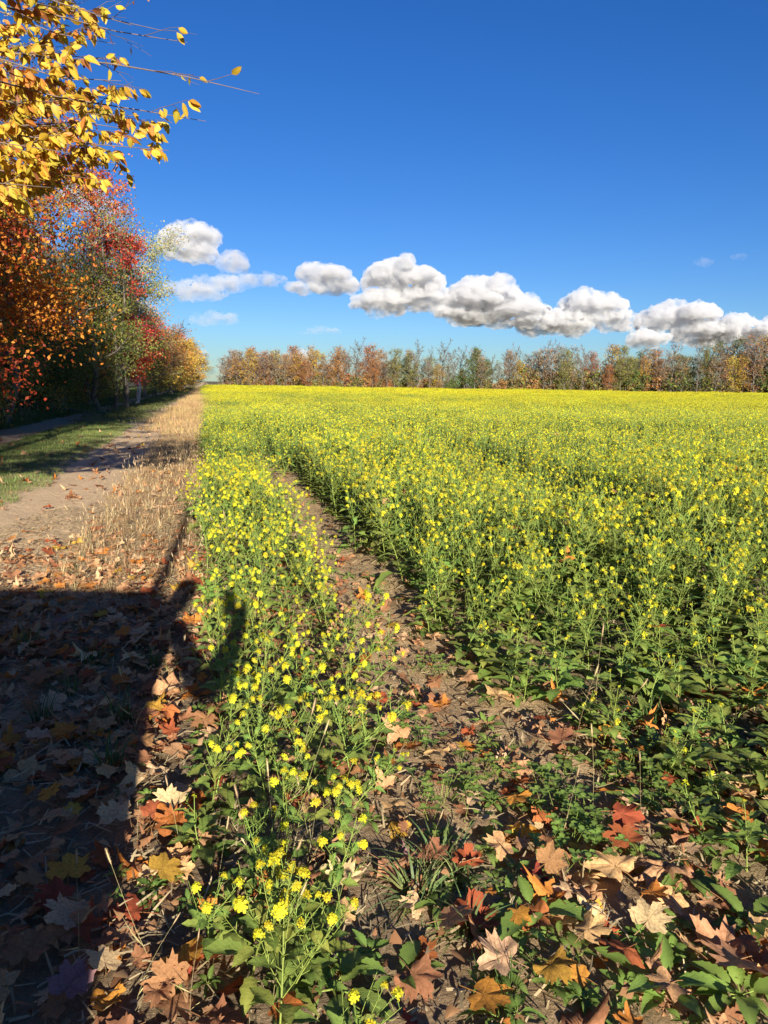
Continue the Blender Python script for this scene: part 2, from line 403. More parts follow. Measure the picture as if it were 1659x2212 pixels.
def patch(seed, size, n, nfl, fs, green_only=False):
    r_ = np.random.default_rng(seed); g = G()
    for _ in range(n):
        x, y = r_.uniform(-size/2, size/2, 2); h = r_.uniform(.48, .68)
        g.add([(x-.004, y, 0), (x+.004, y, 0), (x+r_.normal()*.03, y, h)], [(0, 1, 2)], 0, STEM)
        for _k in range(7):
            p = np.array([x, y, h*r_.uniform(.15, .92)])+r_.normal(size=3)*[.06, .06, .02]
            d = norm([r_.normal(), r_.normal(), .4]); s = norm(np.cross(d, [0, 0, 1])); L = r_.uniform(.05, .1)*fs**.5
            g.add([p, p+d*L*.5+s*L*.28, p+d*L, p+d*L*.5-s*L*.28], [(0, 1, 2, 3)], 1, GREEN*r_.uniform(.8, 1.4))
        if green_only and r_.random() < .75: continue
        for _k in range(nfl):
            p = np.array([x, y, h+.02-abs(r_.normal())*.05])+r_.normal(size=3)*[.08, .08, .02]
            for _j in range(2):
                a = norm(r_.normal(size=3)+[0, -.3, .6]); b = norm(np.cross(a, r_.normal(size=3))); c = np.cross(a, b); s = .015*fs
                g.add([p-b*s, p-c*s, p+b*s, p+c*s], [(0, 1, 2, 3)], 2, YEL)
    return g
for k in range(18, 22): add_proto(PROTO, k, patch(k, 1.05, 20, 6, .66, k == 21), MATS)
for k in range(22, 26): add_proto(PROTO, k, patch(k, 2.6, 90, 5, 1.35, k == 25), MATS)

def scatter_group():
    ng = bpy.data.node_groups.new('scatter', 'GeometryNodeTree')
    ng.interface.new_socket('Geometry', in_out='INPUT', socket_type='NodeSocketGeometry')
    ng.interface.new_socket('Source', in_out='INPUT', socket_type='NodeSocketCollection')
    ng.interface.new_socket('Geometry', in_out='OUTPUT', socket_type='NodeSocketGeometry')
    N = ng.nodes; L = ng.links
    gi = N.new('NodeGroupInput'); go = N.new('NodeGroupOutput'); ci = N.new('GeometryNodeCollectionInfo')
    ci.inputs['Separate Children'].default_value = True; ci.inputs['Reset Children'].default_value = True
    ip = N.new('GeometryNodeInstanceOnPoints'); ip.inputs['Pick Instance'].default_value = True
    def na(nm, ty):
        a = N.new('GeometryNodeInputNamedAttribute'); a.data_type = ty; a.inputs[0].default_value = nm; return a.outputs['Attribute']
    L.new(gi.outputs[0], ip.inputs['Points']); L.new(gi.outputs[1], ci.inputs[0]); L.new(ci.outputs[0], ip.inputs['Instance'])
    L.new(na('idx', 'INT'), ip.inputs['Instance Index']); L.new(na('rot', 'FLOAT_VECTOR'), ip.inputs['Rotation']); L.new(na('scl', 'FLOAT'), ip.inputs['Scale'])
    L.new(ip.outputs[0], go.inputs[0]); return ng
NG = scatter_group()
def scatter(name, coll, P, rot, scl, idx, label, cat):
    me = bpy.data.meshes.new(name); me.vertices.add(len(P)); me.vertices.foreach_set('co', np.asarray(P, np.float32).ravel())
    a = me.attributes.new('rot', 'FLOAT_VECTOR', 'POINT'); a.data.foreach_set('vector', np.asarray(rot, np.float32).ravel())
    a = me.attributes.new('scl', 'FLOAT', 'POINT'); a.data.foreach_set('value', np.asarray(scl, np.float32).ravel())
    a = me.attributes.new('idx', 'INT', 'POINT'); a.data.foreach_set('value', np.asarray(idx, np.int32).ravel())
    o = link(name, me); md = o.modifiers.new('scatter', 'NODES'); md.node_group = NG
    md[[s.identifier for s in NG.interface.items_tree if s.name == 'Source'][0]] = coll
    return tag(o, label, cat, kind='stuff')
def jgrid(x0, x1, y0, y1, st):
    a, b = np.meshgrid(np.arange(x0, x1, st), np.arange(y0, y1, st))
    a = a.ravel()+rng.uniform(-.5, .5, a.size)*st; b = b.ravel()+rng.uniform(-.5, .5, b.size)*st
    return a, b
def inview(x, y, m=1.5): return np.abs(x) < .53*np.maximum(y, 0)+m

# place labels ------------------------------------------------------
def where(P):
    px, py = project(P); px, py = px[0]/768, py[0]/1024
    cs = ['left edge', 'left part', 'left of centre', 'right of centre', 'right part', 'right edge']
    c = cs[int(np.clip(px*6, 0, 5))]
    rs = [(.42, 'far up'), (.47, 'above middle'), (.52, 'at middle'), (.57, 'just below middle'), (.62, 'three fifths down'), (.68, 'two thirds down'), (.74, 'under two thirds'), (.80, 'three quarters down'), (.86, 'near bottom'), (.93, 'close to bottom'), (9, 'bottom edge')]
    r = next(t for v, t in rs if py < v)
    return c, r, px, py
ORD = ['first', 'second', 'third', 'fourth', 'fifth', 'sixth', 'seventh', 'eighth', 'ninth', 'tenth', 'eleventh', 'twelfth', 'thirteenth', 'fourteenth', 'fifteenth', 'sixteenth', 'seventeenth', 'eighteenth', 'nineteenth', 'twentieth']
def unique_labels(items):
    """items: (object, base text, point). Same text + same place get an order from the left."""
    by = {}
    for o, base, P in items:
        c, r, px, py = where(P); by.setdefault((base, c, r), []).append((px, o))
    for (base, c, r), L in by.items():
        L.sort(key=lambda q: q[0])
        for i, (px, o) in enumerate(L):
            if len(L) == 1: t = f'{base} {c}, {r}'
            else: t = f'{base} {c}, {r}, {ORD[min(i, 19)]} from left'
            o['label'] = t

# ------------------------------------------------------------------ mustard field placement
pts = []
def field_ok(x, y):
    u = U(x, y)
    lw = .22*(fbm(x*1.3+5, y*1.3)-.47)*2; gw = np.clip((y-9)*.035, 0, .42)
    strip = (u > -.05+lw) & (u < .80+lw*.8 + gw - np.clip((3.2-y)*.28, 0, .42)) & (y > 1.35)
    main = (u > 1.40+lw*1.3 - gw) & (y > 3.15+.35*lw*3 + np.clip(1.4-x, 0, 1)*.35 - np.clip((x-.8)*4.5, 0, 1.15))
    uw = u+.18*np.sin(y*.35)+.3*(fbm(x*.4, y*.4+9)-.5); gap = (np.abs(uw-4.3) < .24) & (y < 70)
    gap2 = (np.abs(uw-6.5) < .2) & (y < 70)
    return strip, main & ~gap & ~gap2
def hmod(x, y): return np.clip(1+.9*(fbm(x*.55+31, y*.55+8, 3)-.44) + .5*(fbm(x*.12, y*.12+60, 2)-.38), .55, 1.25)
def near_plants():
    x, y = jgrid(-8, 10, 1.3, 12, .165)
    s, m = field_ok(x, y); k = (s | m) & inview(x, y, 1.2)
    k &= ~(s & (y < 3.4) & (rng.random(len(x)) < .08))
    k &= ~((rng.random(len(x)) < .12))
    x, y, s, m = x[k], y[k], s[k], m[k]
    h = np.where(s, .82+.1*rng.standard_normal(len(x)), np.clip(.55+(y-3.1)*.22, .42, 1.03)+.09*rng.standard_normal(len(x)))
    idx = np.where(s, rng.integers(6, 9, len(x)), rng.integers(0, 6, len(x)))
    front = m & (y < 4.6) & (rng.random(len(x)) < (4.9-y)/1.7)
    idx = np.where(front | (rng.random(len(x)) < .13), rng.integers(9, 12, len(x)), idx)
    h = np.where(front, np.clip(h+.25, .7, 1.1), h)*np.where(s, .5+.5*hmod(x, y), hmod(x, y))*rng.uniform(.82, 1.15, len(x))
    tx = rng.normal(0, .14, len(x)) + np.where(s, .05, 0); ty = rng.normal(0, .14, len(x)) + np.where(s, .22, 0.02)
    return x, y, h, idx, tx, ty
x, y, h, idx, tx, ty = near_plants()
rz = rng.uniform(0, 2*PI, len(x))
Pn = np.stack([x, y, gh(x, y)-.005], -1)
px, py = project(Pn+[0, 0, .2]); vis = (px > -25) & (px < 793) & (py < 1060)
order = np.argsort(np.where(vis, Pn[:, 1]**2+Pn[:, 0]**2, 1e9))
N_IND = 300
ind = order[:N_IND]; rest = np.setdiff1d(np.arange(len(x)), ind)
hero_mesh = []
for k, (st, fo, cl) in enumerate(HERO):
    hero_mesh.append((st.mesh('stem', [M_green]), fo.mesh('foliage', [M_green]), [c.mesh('flower_head', [M_petal]) for c in cl]))
items = []
for q in ind:
    o = bpy.data.objects.new('mustard_plant', None); COL.objects.link(o); o.location = Pn[q]
    o.rotation_euler = (tx[q], ty[q], 0); o.scale = (float(h[q]),)*3; o.empty_display_size = .1
    # spin about its own axis first, then lean
    o.rotation_mode = 'QUATERNION'
    o.rotation_quaternion = (Matrix.Rotation(ty[q], 3, 'Y') @ Matrix.Rotation(tx[q], 3, 'X') @ Matrix.Rotation(rz[q], 3, 'Z')).to_quaternion()
    sm, fm, cm = hero_mesh[idx[q]]
    link('stem', sm, o); link('foliage', fm, o)
    for c in cm: link('flower_head', c, o)
    tag(o, None, 'mustard plant', 'mustard plants at the near edge of the field')
    u = float(U(x[q], y[q]))
    base = ('leafy barely flowering mustard plant' if idx[q] >= 9 else 'leaning mustard plant in the narrow strip' if u < 1 else 'upright mustard plant in the field')
    items.append((o, base, Pn[q]+[0, 0, .3*h[q]]))
unique_labels(items)
AP, AR, AS, AI = [Pn[rest]], [np.stack([tx[rest], ty[rest], rz[rest]], -1)], [h[rest]], [idx[rest]]
def band(y0, y1, st, ids, gid, keep=1.0, cl=0.0):
    x, y = jgrid(-.53*y1-3, .53*y1+3, y0, y1, st)
    s, m = field_ok(x, y); k = (s | m) & inview(x, y, 2.5) & (rng.random(len(x)) < keep)
    # far boundary line of the field
    k &= y < 183 - .27*(x+38)
    x, y, s = x[k], y[k], s[k]; n = len(x)
    low = fbm(x*.12*.5+y*.02, (y-.3*x)*.09+40, 3)
    h = np.where(s, .85, 1.0)+.07*rng.standard_normal(n) 
    h = h*hmod(x, y)*(rng.uniform(.82, 1.15, n) if y0 < 30 else 1)
    ii = rng.choice(ids, n); ii = np.where((low < .40+cl) & (rng.random(n) < .7), gid, ii)
    AP.append(np.stack([x, y, gh(x, y)], -1)); AR.append(np.stack([rng.normal(0, .07, n), rng.normal(0, .07, n)+np.where(s, .15, 0), rng.uniform(0, 6.3, n)], -1)); AS.append(h); AI.append(ii)
band(12, 32, .22, [12, 13, 14, 15, 16], 17)
band(32, 80, .85, [18, 19, 20], 21)
band(80, 195, 2.2, [22, 23, 24], 25)
crop = scatter('mustard_crop', PROTO, np.concatenate(AP), np.concatenate(AR), np.concatenate(AS), np.concatenate(AI),
        'mass of yellow flowering mustard crop filling the field to the far trees', 'crop')

# ------------------------------------------------------------------ fallen leaves
KEYS = ['tan', 'pale', 'brown', 'orange', 'rust', 'red', 'yellow', 'purplish']
PW = np.array([.36, .17, .22, .11, .09, .02, .022, .008]); PW = PW/PW.sum()
def litter_density(x, y):
    u = U(x, y); n = fbm(x*1.2+20, y*1.2)*1.2+.3
    d = np.where(u < -.0, 190, np.where(u < .8, 70, np.where(u < 1.45, 30, 62)))
    d = d*np.clip((7.2-y)/2.4, .0, 1) + np.where((u < -.1) & (u > -1.35) & (y < 13), 16, 0) + np.where(u < -.1, 5, np.where((u > .9) & (u < 1.4), 9, 0))*np.clip((30-y)/20, 0, 1)
    d = np.where((y < 3.3) & (u > .55), 105, d); d = np.where((y > 3.6) & (u > 1.5), np.where(y < 10, 1.6, .3), d)
    d = d*np.where(y < 3.2, np.clip(1.0-gauss(x-.30, 0, .14)*.45, 0, 1), 1)
    return d*n
x = rng.uniform(-12, 7, 160000); y = rng.uniform(1.2, 27, 160000)
dens = 160000/(19*25.8)
k = (rng.random(len(x)) < litter_density(x, y)/dens) & inview(x, y, .8); x, y = x[k], y[k]
n = len(x); sz = np.clip(rng.normal(.092, .030, n), .04, .16); ck = rng.choice(8, n, p=PW); cr = rng.choice(4, n, p=[.22, .34, .28, .16])
z = gh(x, y) + .012 + rng.random(n)**1.5*np.where(y < 7, .06, .03)
on_top = (U(x, y) > 1.6) & (y > 3.8); z = np.where(on_top, z+rng.uniform(.2, .5, n), z)
rx, ry, rz = rng.normal(0, .24, n), rng.normal(0, .24, n), rng.uniform(0, 2*PI, n)
# a few set where the photograph has striking ones: (view px, py, colour, crumple, size)
spec = [(385, 1760, 'orange', 1, .20), (370, 1745, 'pale', 0, .16), (375, 1790, 'rust', 1, .17), (330, 1765, 'red', 1, .12), (250, 1775, 'pale', 1, .15), (1005, 1612, 'yellow', 0, .085),
        (1400, 1985, 'pale', 0, .15), (1270, 2010, 'tan', 1, .13), (1085, 2080, 'pale', 2, .16), (1190, 2100, 'yellow', 1, .14), (1350, 2050, 'rust', 1, .14), (1600, 2075, 'tan', 0, .19), (1330, 1870, 'tan', 1, .20),
        (1110, 1715, 'orange', 1, .13), (1020, 1735, 'pale', 2, .12), (120, 1455, 'yellow', 0, .12), (265, 1470, 'orange', 1, .12), (218, 1332, 'yellow', 1, .11), (300, 1375, 'pale', 1, .15), (940, 1665, 'orange', 1, .08),
        (150, 2150, 'purplish', 1, .14), (170, 2010, 'rust', 2, .13), (845, 1655, 'orange', 2, .09), (1010, 1870, 'rust', 2, .12), (60, 2080, 'brown', 1, .16), (130, 1950, 'rust', 1, .15), (400, 2080, 'orange', 2, .16), (1450, 2110, 'tan', 1, .13)]
for sx, sy, kk, cc, ss in spec:
    p = ground_at(sx, sy, .04)
    x = np.append(x, p[0]); y = np.append(y, p[1]); z = np.append(z, gh(p[0], p[1])+.065); sz = np.append(sz, ss*.82); ck = np.append(ck, KEYS.index(kk)); cr = np.append(cr, cc)
    rx = np.append(rx, .28); ry = np.append(ry, rng.normal(0, .1)); rz = np.append(rz, rng.uniform(0, 6.3))
n = len(x); P = np.stack([x, y, z], -1); px, py = project(P)
vis = (px > 0) & (px < 768) & (py < 1023)
score = np.where(vis, sz/np.sqrt(x*x+y*y+2.2), 0)
score[-len(spec):] += 1
order = np.argsort(-score); ind = order[:300]; rest = order[300:]
SH = {}
def shape(c, k, v):
    key = (c, k, v)
    if key not in SH: SH[key] = maple_leaf(1000+c*17+v*5, 1.0, LC[KEYS[k]], CR[c][1])
    return SH[key]
LM = {}; items = []
for q in ind:
    v = int(q) % 3; key = (int(cr[q]), int(ck[q]), v)
    if key not in LM: LM[key] = shape(*key).mesh('maple_leaf', [M_litter])
    o = link('fallen_leaf', LM[key]); o.location = P[q]; o.scale = (float(sz[q]),)*3; o.rotation_euler = (rx[q], ry[q], rz[q])
    tag(o, None, 'leaf', 'fallen maple leaves near the camera')
    u = float(U(x[q], y[q]))
    zn = 'in shadow' if u < -.55 and y[q] < 5.6 else 'in sun'
    items.append((o, f'{LCN[KEYS[ck[q]]]} {CR[cr[q]][0]} maple leaf {zn}', P[q]))
unique_labels(items)
g = G()
LOW = {}
def rotm(a, b, c): return np.array(Matrix.Rotation(c, 3, 'Z') @ Matrix.Rotation(b, 3, 'Y') @ Matrix.Rotation(a, 3, 'X'))
for q in rest:
    c, k, v = int(cr[q]), int(ck[q]), int(q) % 3
    if y[q] > 9:
        if (c, k) not in LOW: LOW[(c, k)] = maple_leaf(50+c, 1.0, LC[KEYS[k]], CR[c][1], 1, False)
        s = LOW[(c, k)]
    else: s = shape(c, k, v)
    g.merge(s, rotm(rx[q], ry[q], rz[q]), P[q], sc=sz[q])
tag(link('leaf_litter', g.mesh('leaf_litter', [M_litter])), 'scattered fallen autumn leaves lying under the plants and on the track', 'leaves', kind='stuff')

# straw and crumbs on the soil
g = G(); n = 14000
x = rng.uniform(-4, 5, n); y = rng.uniform(1.2, 12, n); k = inview(x, y, .6) & (rng.random(n) < np.clip(litter_density(x, y)/70, .12, 1)); x, y = x[k], y[k]
for a, b in zip(x, y):
    r0 = rng.uniform(.008, .03); m_ = int(rng.integers(4, 7)); th = np.sort(rng.uniform(0, 2*PI, m_)); rr_ = r0*rng.uniform(.5, 1.2, m_); tl = rng.normal(0, .4, 2)
    V = np.stack([np.cos(th)*rr_, np.sin(th)*rr_, np.cos(th)*rr_*tl[0]+np.sin(th)*rr_*tl[1]+rng.normal(0, .003, m_)], -1); p = np.array([a, b, float(gh(a, b))+.015+rng.random()**2*.04])
    g.add(np.concatenate([[p+[0, 0, r0*.15]], V+p]), [(0, 1+i_, 1+(i_+1) % m_) for i_ in range(m_)], 0, np.array(LC[KEYS[rng.choice(3)]])*rng.uniform(.5, 1.1))
tag(link('leaf_fragments', g.mesh('leaf_fragments', [M_litter])), 'broken brown bits of dry leaves strewn among the whole leaves', 'leaf bits', kind='stuff')
g = G(); n = 34000
x = rng.uniform(-4, 4, n); y = rng.uniform(1.2, 9, n)**1.0; k = inview(x, y, .6); x, y = x[k], y[k]
for a, b in zip(x, y):
    L = rng.uniform(.015, .09)*(1.4 if U(a, b) < 0 else 1); th = rng.uniform(0, PI); d = np.array([math.cos(th), math.sin(th), rng.normal(0, .25)])*L/2; w = np.array([-math.sin(th), math.cos(th), .3])*rng.uniform(.0014, .0040)
    p = np.array([a, b, float(gh(a, b))+.008+rng.random()**2*.03]); bend = np.array([0, 0, rng.normal(0, .1)*L])
    g.add([p-d-w, p-w+bend, p+d-w*.5, p+d+w*.5, p+w+bend, p-d+w], [(0, 1, 4, 5), (1, 2, 3, 4)], 0, np.array([.50, .38, .22])*rng.uniform(.4, 1.3))
tag(link('straw_litter', g.mesh('straw_litter', [M_grass])), 'dry straw bits and stalk crumbs strewn over the soil', 'straw', kind='stuff')

# ------------------------------------------------------------------ grass
def tuft(seed, nb, h, spread, c, w=.003, seg=3, lie=0.3, heads=0):
    r_ = np.random.default_rng(seed); g = G()
    for _ in range(nb):
        a = r_.uniform(0, 2*PI); p = np.array([math.cos(a), math.sin(a), 0])*r_.random()**.5*spread*.5
        d = np.array([math.cos(a+r_.normal()*.7), math.sin(a+r_.normal()*.7), 0]); L = h*r_.uniform(.5, 1.2); ln = lie*r_.uniform(.3, 1.6)
        t = np.linspace(0, 1, seg+1); P = p+np.outer(t*L*math.cos(min(ln, 1.2)), [0, 0, 1])+np.outer((ln*t*t)*L, d)
        P[:, 2] -= .35*ln*L*t**3
        s = norm(np.cross(d, [0, 0, 1])+r_.normal(size=3)*.3)*w*r_.uniform(.6, 1.4)
        ww = (1-t**1.6)[:, None]*s; ww[-1] = s*.04
        Vv = np.concatenate([P-ww, P+ww]); m = seg+1; k = np.arange(seg)
        cc = np.array(c)*r_.uniform(.6, 1.4)*np.array([r_.uniform(.85, 1.25), 1, 1])
        g.add(Vv, np.stack([k, k+1, m+k+1, m+k], -1), 0, cc)
    for _ in range(heads):
        a = r_.uniform(0, 6.3); d = np.array([math.cos(a)*.3, math.sin(a)*.3, 1]); L = h*r_.uniform(1.2, 1.9)
        tube(g, [np.zeros(3), d*L*.5, d*L+np.array([0.02, 0, -.01])], [.0012, .001, .0006], 3, 0, (.55, .42, .22))
        q = d*L; tube(g, [q*.86, q*.93, q], [.001, .006, .001], 5, 0, (.6, .44, .25))
    return g
TAN = (.46, .33, .15); GR = (.19, .27, .07); DG = (.10, .15, .04)
PG = bpy.data.collections.new('prototype_grasses')
defs = [(30, .19, .18, TAN, .0018, 4, .95, 1), (34, .14, .20, (.46, .31, .15), .0018, 3, 1.2, 0), (24, .27, .16, (.56, .43, .22), .0018, 4, .8, 2), (34, .08, .16, GR, .002, 2, .6, 0), (34, .06, .18, (.20, .22, .06), .002, 2, .8, 0),
        (40, .40, .30, DG, .004, 3, .5, 0), (40, .32, .34, (.15, .17, .05), .004, 3, .6, 2)]
for k, d in enumerate(defs): add_proto(PG, k, tuft(60+k, *d), [M_grass])
def patchtuft(seed, n, size, c, h):
    g = G(); r_ = np.random.default_rng(seed)
    for _ in range(n):
        t = tuft(int(r_.integers(1e6)), 5, h, .05, np.array(c)*r_.uniform(.7, 1.2), .006, 1, .4)
        g.merge(t, t=np.array([*r_.uniform(-size/2, size/2, 2), 0]))
    return g
add_proto(PG, 7, patchtuft(1, 60, 1.2, TAN, .26), [M_grass]); add_proto(PG, 8, patchtuft(2, 60, 1.2, (.14, .17, .05), .12), [M_grass]); add_proto(PG, 9, patchtuft(3, 70, 1.2, (.10, .14, .04), .4), [M_grass])
def grass(name, cond, y0, y1, st, ids, s0, label, keep=1.0):
    x, y = jgrid(-.25*y1-12, -.2*y0+3, y0, y1, st); u = U(x, y)+.35*(fbm(x*1.5, y*1.5)-.5)
    k = cond(u, x, y) & inview(x, y, 2) & (rng.random(len(x)) < keep); x, y = x[k], y[k]; n = len(x)
    return np.stack([x, y, gh(x, y)-.01], -1), np.stack([rng.normal(0, .1, n), rng.normal(0, .1, n), rng.uniform(0, 6.3, n)], -1), s0*rng.uniform(.7, 1.3, n), rng.choice(ids, n)
def cat(L): return [np.concatenate([l[i] for l in L]) for i in range(4)]
dry = cat([grass('', lambda u, x, y: (u > -1.25) & (u < .12), 5.2, 22, .115, [0, 1, 1, 0, 2], .66, '', .95),
           grass('', lambda u, x, y: (u > -1.7) & (u < .05), 2.2, 5.2, .16, [1, 1, 0], .6, '', .35),
           grass('', lambda u, x, y: (u > -2.9) & (u < -1.1), 3, 22, .16, [1], .35, '', .2),
           grass('', lambda u, x, y: (u > -1.5) & (u < .3), 22, 185, .8, [7], 1.0, '')])
scatter('dry_grass', PG, *dry, 'dry tan grass in the verge between track and mustard', 'grass')
grn = cat([grass('', lambda u, x, y: (u > -4.7) & (u < -2.45), 5, 26, .11, [3, 4, 3], 1.0, '', .85),
           grass('', lambda u, x, y: (u > -4.8) & (u < -2.6), 26, 185, .8, [8], 1.0, ''),
           grass('', lambda u, x, y: (u > -3.4) & (u < .2), 2, 6, .2, [3, 4], 1.0, '', .25),
           grass('', lambda u, x, y: (u > 0.8) & (u < 1.6), 2, 14, .22, [3, 4], .7, '', .25),
           grass('', lambda u, x, y: (u > -13) & (u < -5.9), 8, 34, .24, [5, 6], 1.0, ''),
           grass('', lambda u, x, y: (u > -12) & (u < -5.9), 34, 185, 1.0, [9], 1.0, '')])
scatter('green_grass', PG, *grn, 'short green grass between the ruts and taller grass under the trees', 'grass')

# ------------------------------------------------------------------ low weeds near the camera
def rosette(seed, n, L, c, up=.6):
    r_ = np.random.default_rng(seed); g = G(); ph = 0
    for i in range(n):
        ph += 2.4+r_.normal()*.2; d = np.array([math.cos(ph), math.sin(ph), r_.uniform(.2, 1.0)*up]); l = L*r_.uniform(.55, 1.1)
        tube(g, [np.zeros(3), norm(d)*l*.3], [.003*L/.1, .0016*L/.1], 4, 0, STEM*1.2)
        blade_leaf(g, norm(d)*l*.3, d, [0, 0, 1], l, l*r_.uniform(.36, .5), r_.uniform(.1, .8), r_.uniform(.15, .6), .6, 14, 0, np.array(c)*r_.uniform(.8, 1.25))
    return g
RS = [rosette(10+k, [6, 8, 7, 9][k % 4], 1.0, [GREEN, GREEN*1.25, GREEN*.85, (.16, .26, .05)][k % 4], [.6, .9, .4, .7][k % 4]) for k in range(6)]
RM = [r.mesh('rosette', [M_green]) for r in RS]
items = []
spots = [(1150, 1975, .17, 0), (1440, 2120, .17, 1), (1620, 2000, .13, 3), (1480, 1900, .12, 2), (1300, 1790, .09, 4), (620, 2075, .15, 1), (720, 2150, .16, 2), (560, 1900, .12, 3), (1600, 2150, .15, 5), (1380, 1740, .11, 1), (1230, 1640, .10, 2),
         (480, 1960, .11, 4), (800, 1600, .10, 5), (1560, 1800, .12, 0), (1120, 1500, .12, 2), (900, 1260, .16, 3), (800, 1250, .15, 0), (700, 1960, .12, 4), (860, 2120, .13, 0), (450, 1830, .10, 2), (1010, 1720, .07, 5), (1050, 1560, .09, 1), (540, 1620, .11, 3), (440, 1620, .1, 0)]
for _ in range(90):
    spots.append((rng.uniform(930, 1659), rng.uniform(1560, 2212), rng.uniform(.035, .085), int(rng.integers(6))))
for _ in range(20): spots.append((rng.uniform(420, 820), rng.uniform(1650, 2212), rng.uniform(.04, .09), int(rng.integers(6))))
for _ in range(28):
    yy_ = rng.uniform(3.4, 11); xx_ = 1.15+rng.normal(0, .22)-SL*yy_; q_ = project(np.array([xx_, yy_, 0.0])); spots.append((float(q_[0][0])*2212/1024, float(q_[1][0])*2212/1024, rng.uniform(.05, .11), int(rng.integers(6))))
for _ in range(26): spots.append((rng.uniform(250, 470), rng.uniform(1500, 2200), rng.uniform(.03, .06), int(rng.integers(6))))
for sx, sy, s, k in spots:
    p = ground_at(sx, sy); o = link('broadleaf_weed', RM[k]); o.location = (p[0], p[1], float(gh(p[0], p[1]))+.02); o.scale = (s*.8,)*3; o.rotation_euler = (0, 0, rng.uniform(0, 6.3))
    tag(o, None, 'weed', 'low broadleaf weeds'); items.append((o, ('large' if s > .12 else 'small' if s < .08 else 'low') + ' broadleaf green weed among fallen leaves', p))
unique_labels(items)
def clover(seed, n):
    r_ = np.random.default_rng(seed); g = G()
    for _ in range(n):
        b = np.array([*r_.normal(0, .05, 2), 0]); e = b+[*r_.normal(0, .03, 2), r_.uniform(.03, .09)]
        tube(g, [b, e], [.0009, .0007], 3, 0, STEM); a0 = r_.uniform(0, 6.3); c = GREEN*r_.uniform(.8, 1.4)
        for q in range(3):
            a = a0+q*2.1; blade_leaf(g, e, [math.cos(a), math.sin(a), .25], [0, 0, 1], .022, .019, .1, .25, 0, 3, 0, c, prof=lambda t: np.sin(PI*np.clip(t, 0, 1)**1.3)**.6)
    return g
CLM = [clover(k, 22).mesh('clover', [M_green]) for k in range(3)]
items = []
for sx, sy in [(900, 1610), (860, 1580), (960, 1740), (1230, 1760), (1270, 1790), (1240, 1840), (1420, 1690), (1500, 1640), (930, 1440), (700, 1700), (1560, 1560), (1380, 1600), (1190, 1700), (1330, 1680), (1610, 1700), (1470, 1760), (820, 1680), (1040, 1670)]:
    p = ground_at(sx, sy); o = link('clover_patch', CLM[len(items) % 3]); o.location = (p[0], p[1], float(gh(p[0], p[1]))); o.rotation_euler = (0, 0, rng.uniform(0, 6.3)); o.scale = (1.2,)*3
    tag(o, None, 'clover', 'clover patches'); items.append((o, 'round-leaved clover patch on the soil', p))
unique_labels(items)
# grass clumps
items = []
TC = [tuft(90, 75, .17, .10, (.20, .27, .09), .0042, 4, 1.0), tuft(91, 40, .20, .08, (.10, .17, .04), .0035, 4, .8)]
TCM = [t.mesh('clump', [M_grass]) for t in TC]
for sx, sy, s, k in [(950, 1870, 1.15, 0), (900, 1930, 1.0, 0), (1000, 1900, .7, 0), (1020, 2010, .8, 0), (260, 1560, 1.1, 1), (150, 1500, .9, 1), (200, 1440, .9, 1), (90, 1560, 1.0, 1), (1090, 2150, .7, 1), (330, 1440, .8, 1), (1400, 1560, .9, 1), (240, 1660, 1, 1), (60, 1400, 1, 1)]:
    p = ground_at(sx, sy); o = link('grass_clump', TCM[k]); o.location = (p[0], p[1], float(gh(p[0], p[1]))-.004); o.scale = (s,)*3; o.rotation_euler = (0, 0, rng.uniform(0, 6.3))
    tag(o, None, 'grass clump', 'green grass clumps near the camera'); items.append((o, ('spreading pale green' if k == 0 else 'loose dark green') + ' grass clump', p))
unique_labels(items)
# foxtails
def foxtail(seed):
    r_ = np.random.default_rng(seed); st, hd, = G(), G()
    lean = r_.normal(0, .12, 2); H = 1.0; t = np.linspace(0, 1, 6)
    P = np.stack([lean[0]*t**2+.02*np.sin(t*4), lean[1]*t**2, t*H], -1)
    tube(st, P, np.linspace(.0026, .0014, 6), 4, 0, (.50, .42, .20))
    for q in range(2): blade_leaf(st, P[1+q], [r_.normal(), r_.normal(), 1], [1, 0, 0], .3, .02, .4, .1, 0, 4, 0, (.42, .36, .16), prof=lambda t: 1-t)
    b = P[-1]; d = norm(P[-1]-P[-2]); a = norm(np.cross(d, [1, .1, 0])); c = np.cross(d, a)
    for i in range(150):
        s = r_.random(); ph = r_.uniform(0, 6.3); o = a*math.cos(ph)+c*math.sin(ph); q = b+d*s*.14; rr = .009*math.sin(PI*min(.98, s*.85+.12))
        e = q+o*(rr+.012)+d*.012; w = norm(np.cross(o, d))*.0022
        hd.add([q-w, q+w, e], [(0, 1, 2)], 0, np.array([.68, .52, .30])*r_.uniform(.7, 1.2))
    tube(hd, [b-d*.004, b+d*.05, b+d*.10, b+d*.145], [.003, .009, .008, .002], 6, 0, (.60, .45, .24))
    return st.mesh('stalk', [M_grass]), hd.mesh('seed_head', [M_grass])
FX = [foxtail(k) for k in range(4)]; items = []
fx = [(330, 2080, .30), (590, 1930, .35), (560, 2000, .30), (625, 1980, .30), (655, 1890, .28), (170, 2085, .28), (410, 2212, .2), (590, 2212, .3), (890, 1900, .25), (1290, 1560, .4), (1240, 1620, .35), (1310, 1630, .35), (600, 1790, .4), (640, 1800, .35), (1390, 1800, .25), (470, 2010, .25), (390, 1850, .25), (540, 1900, .3), (690, 1880, .28), (290, 2180, .2), (1210, 1800, .3), (300, 1600, .35), (1280, 1750, .32), (780, 1750, .3)]
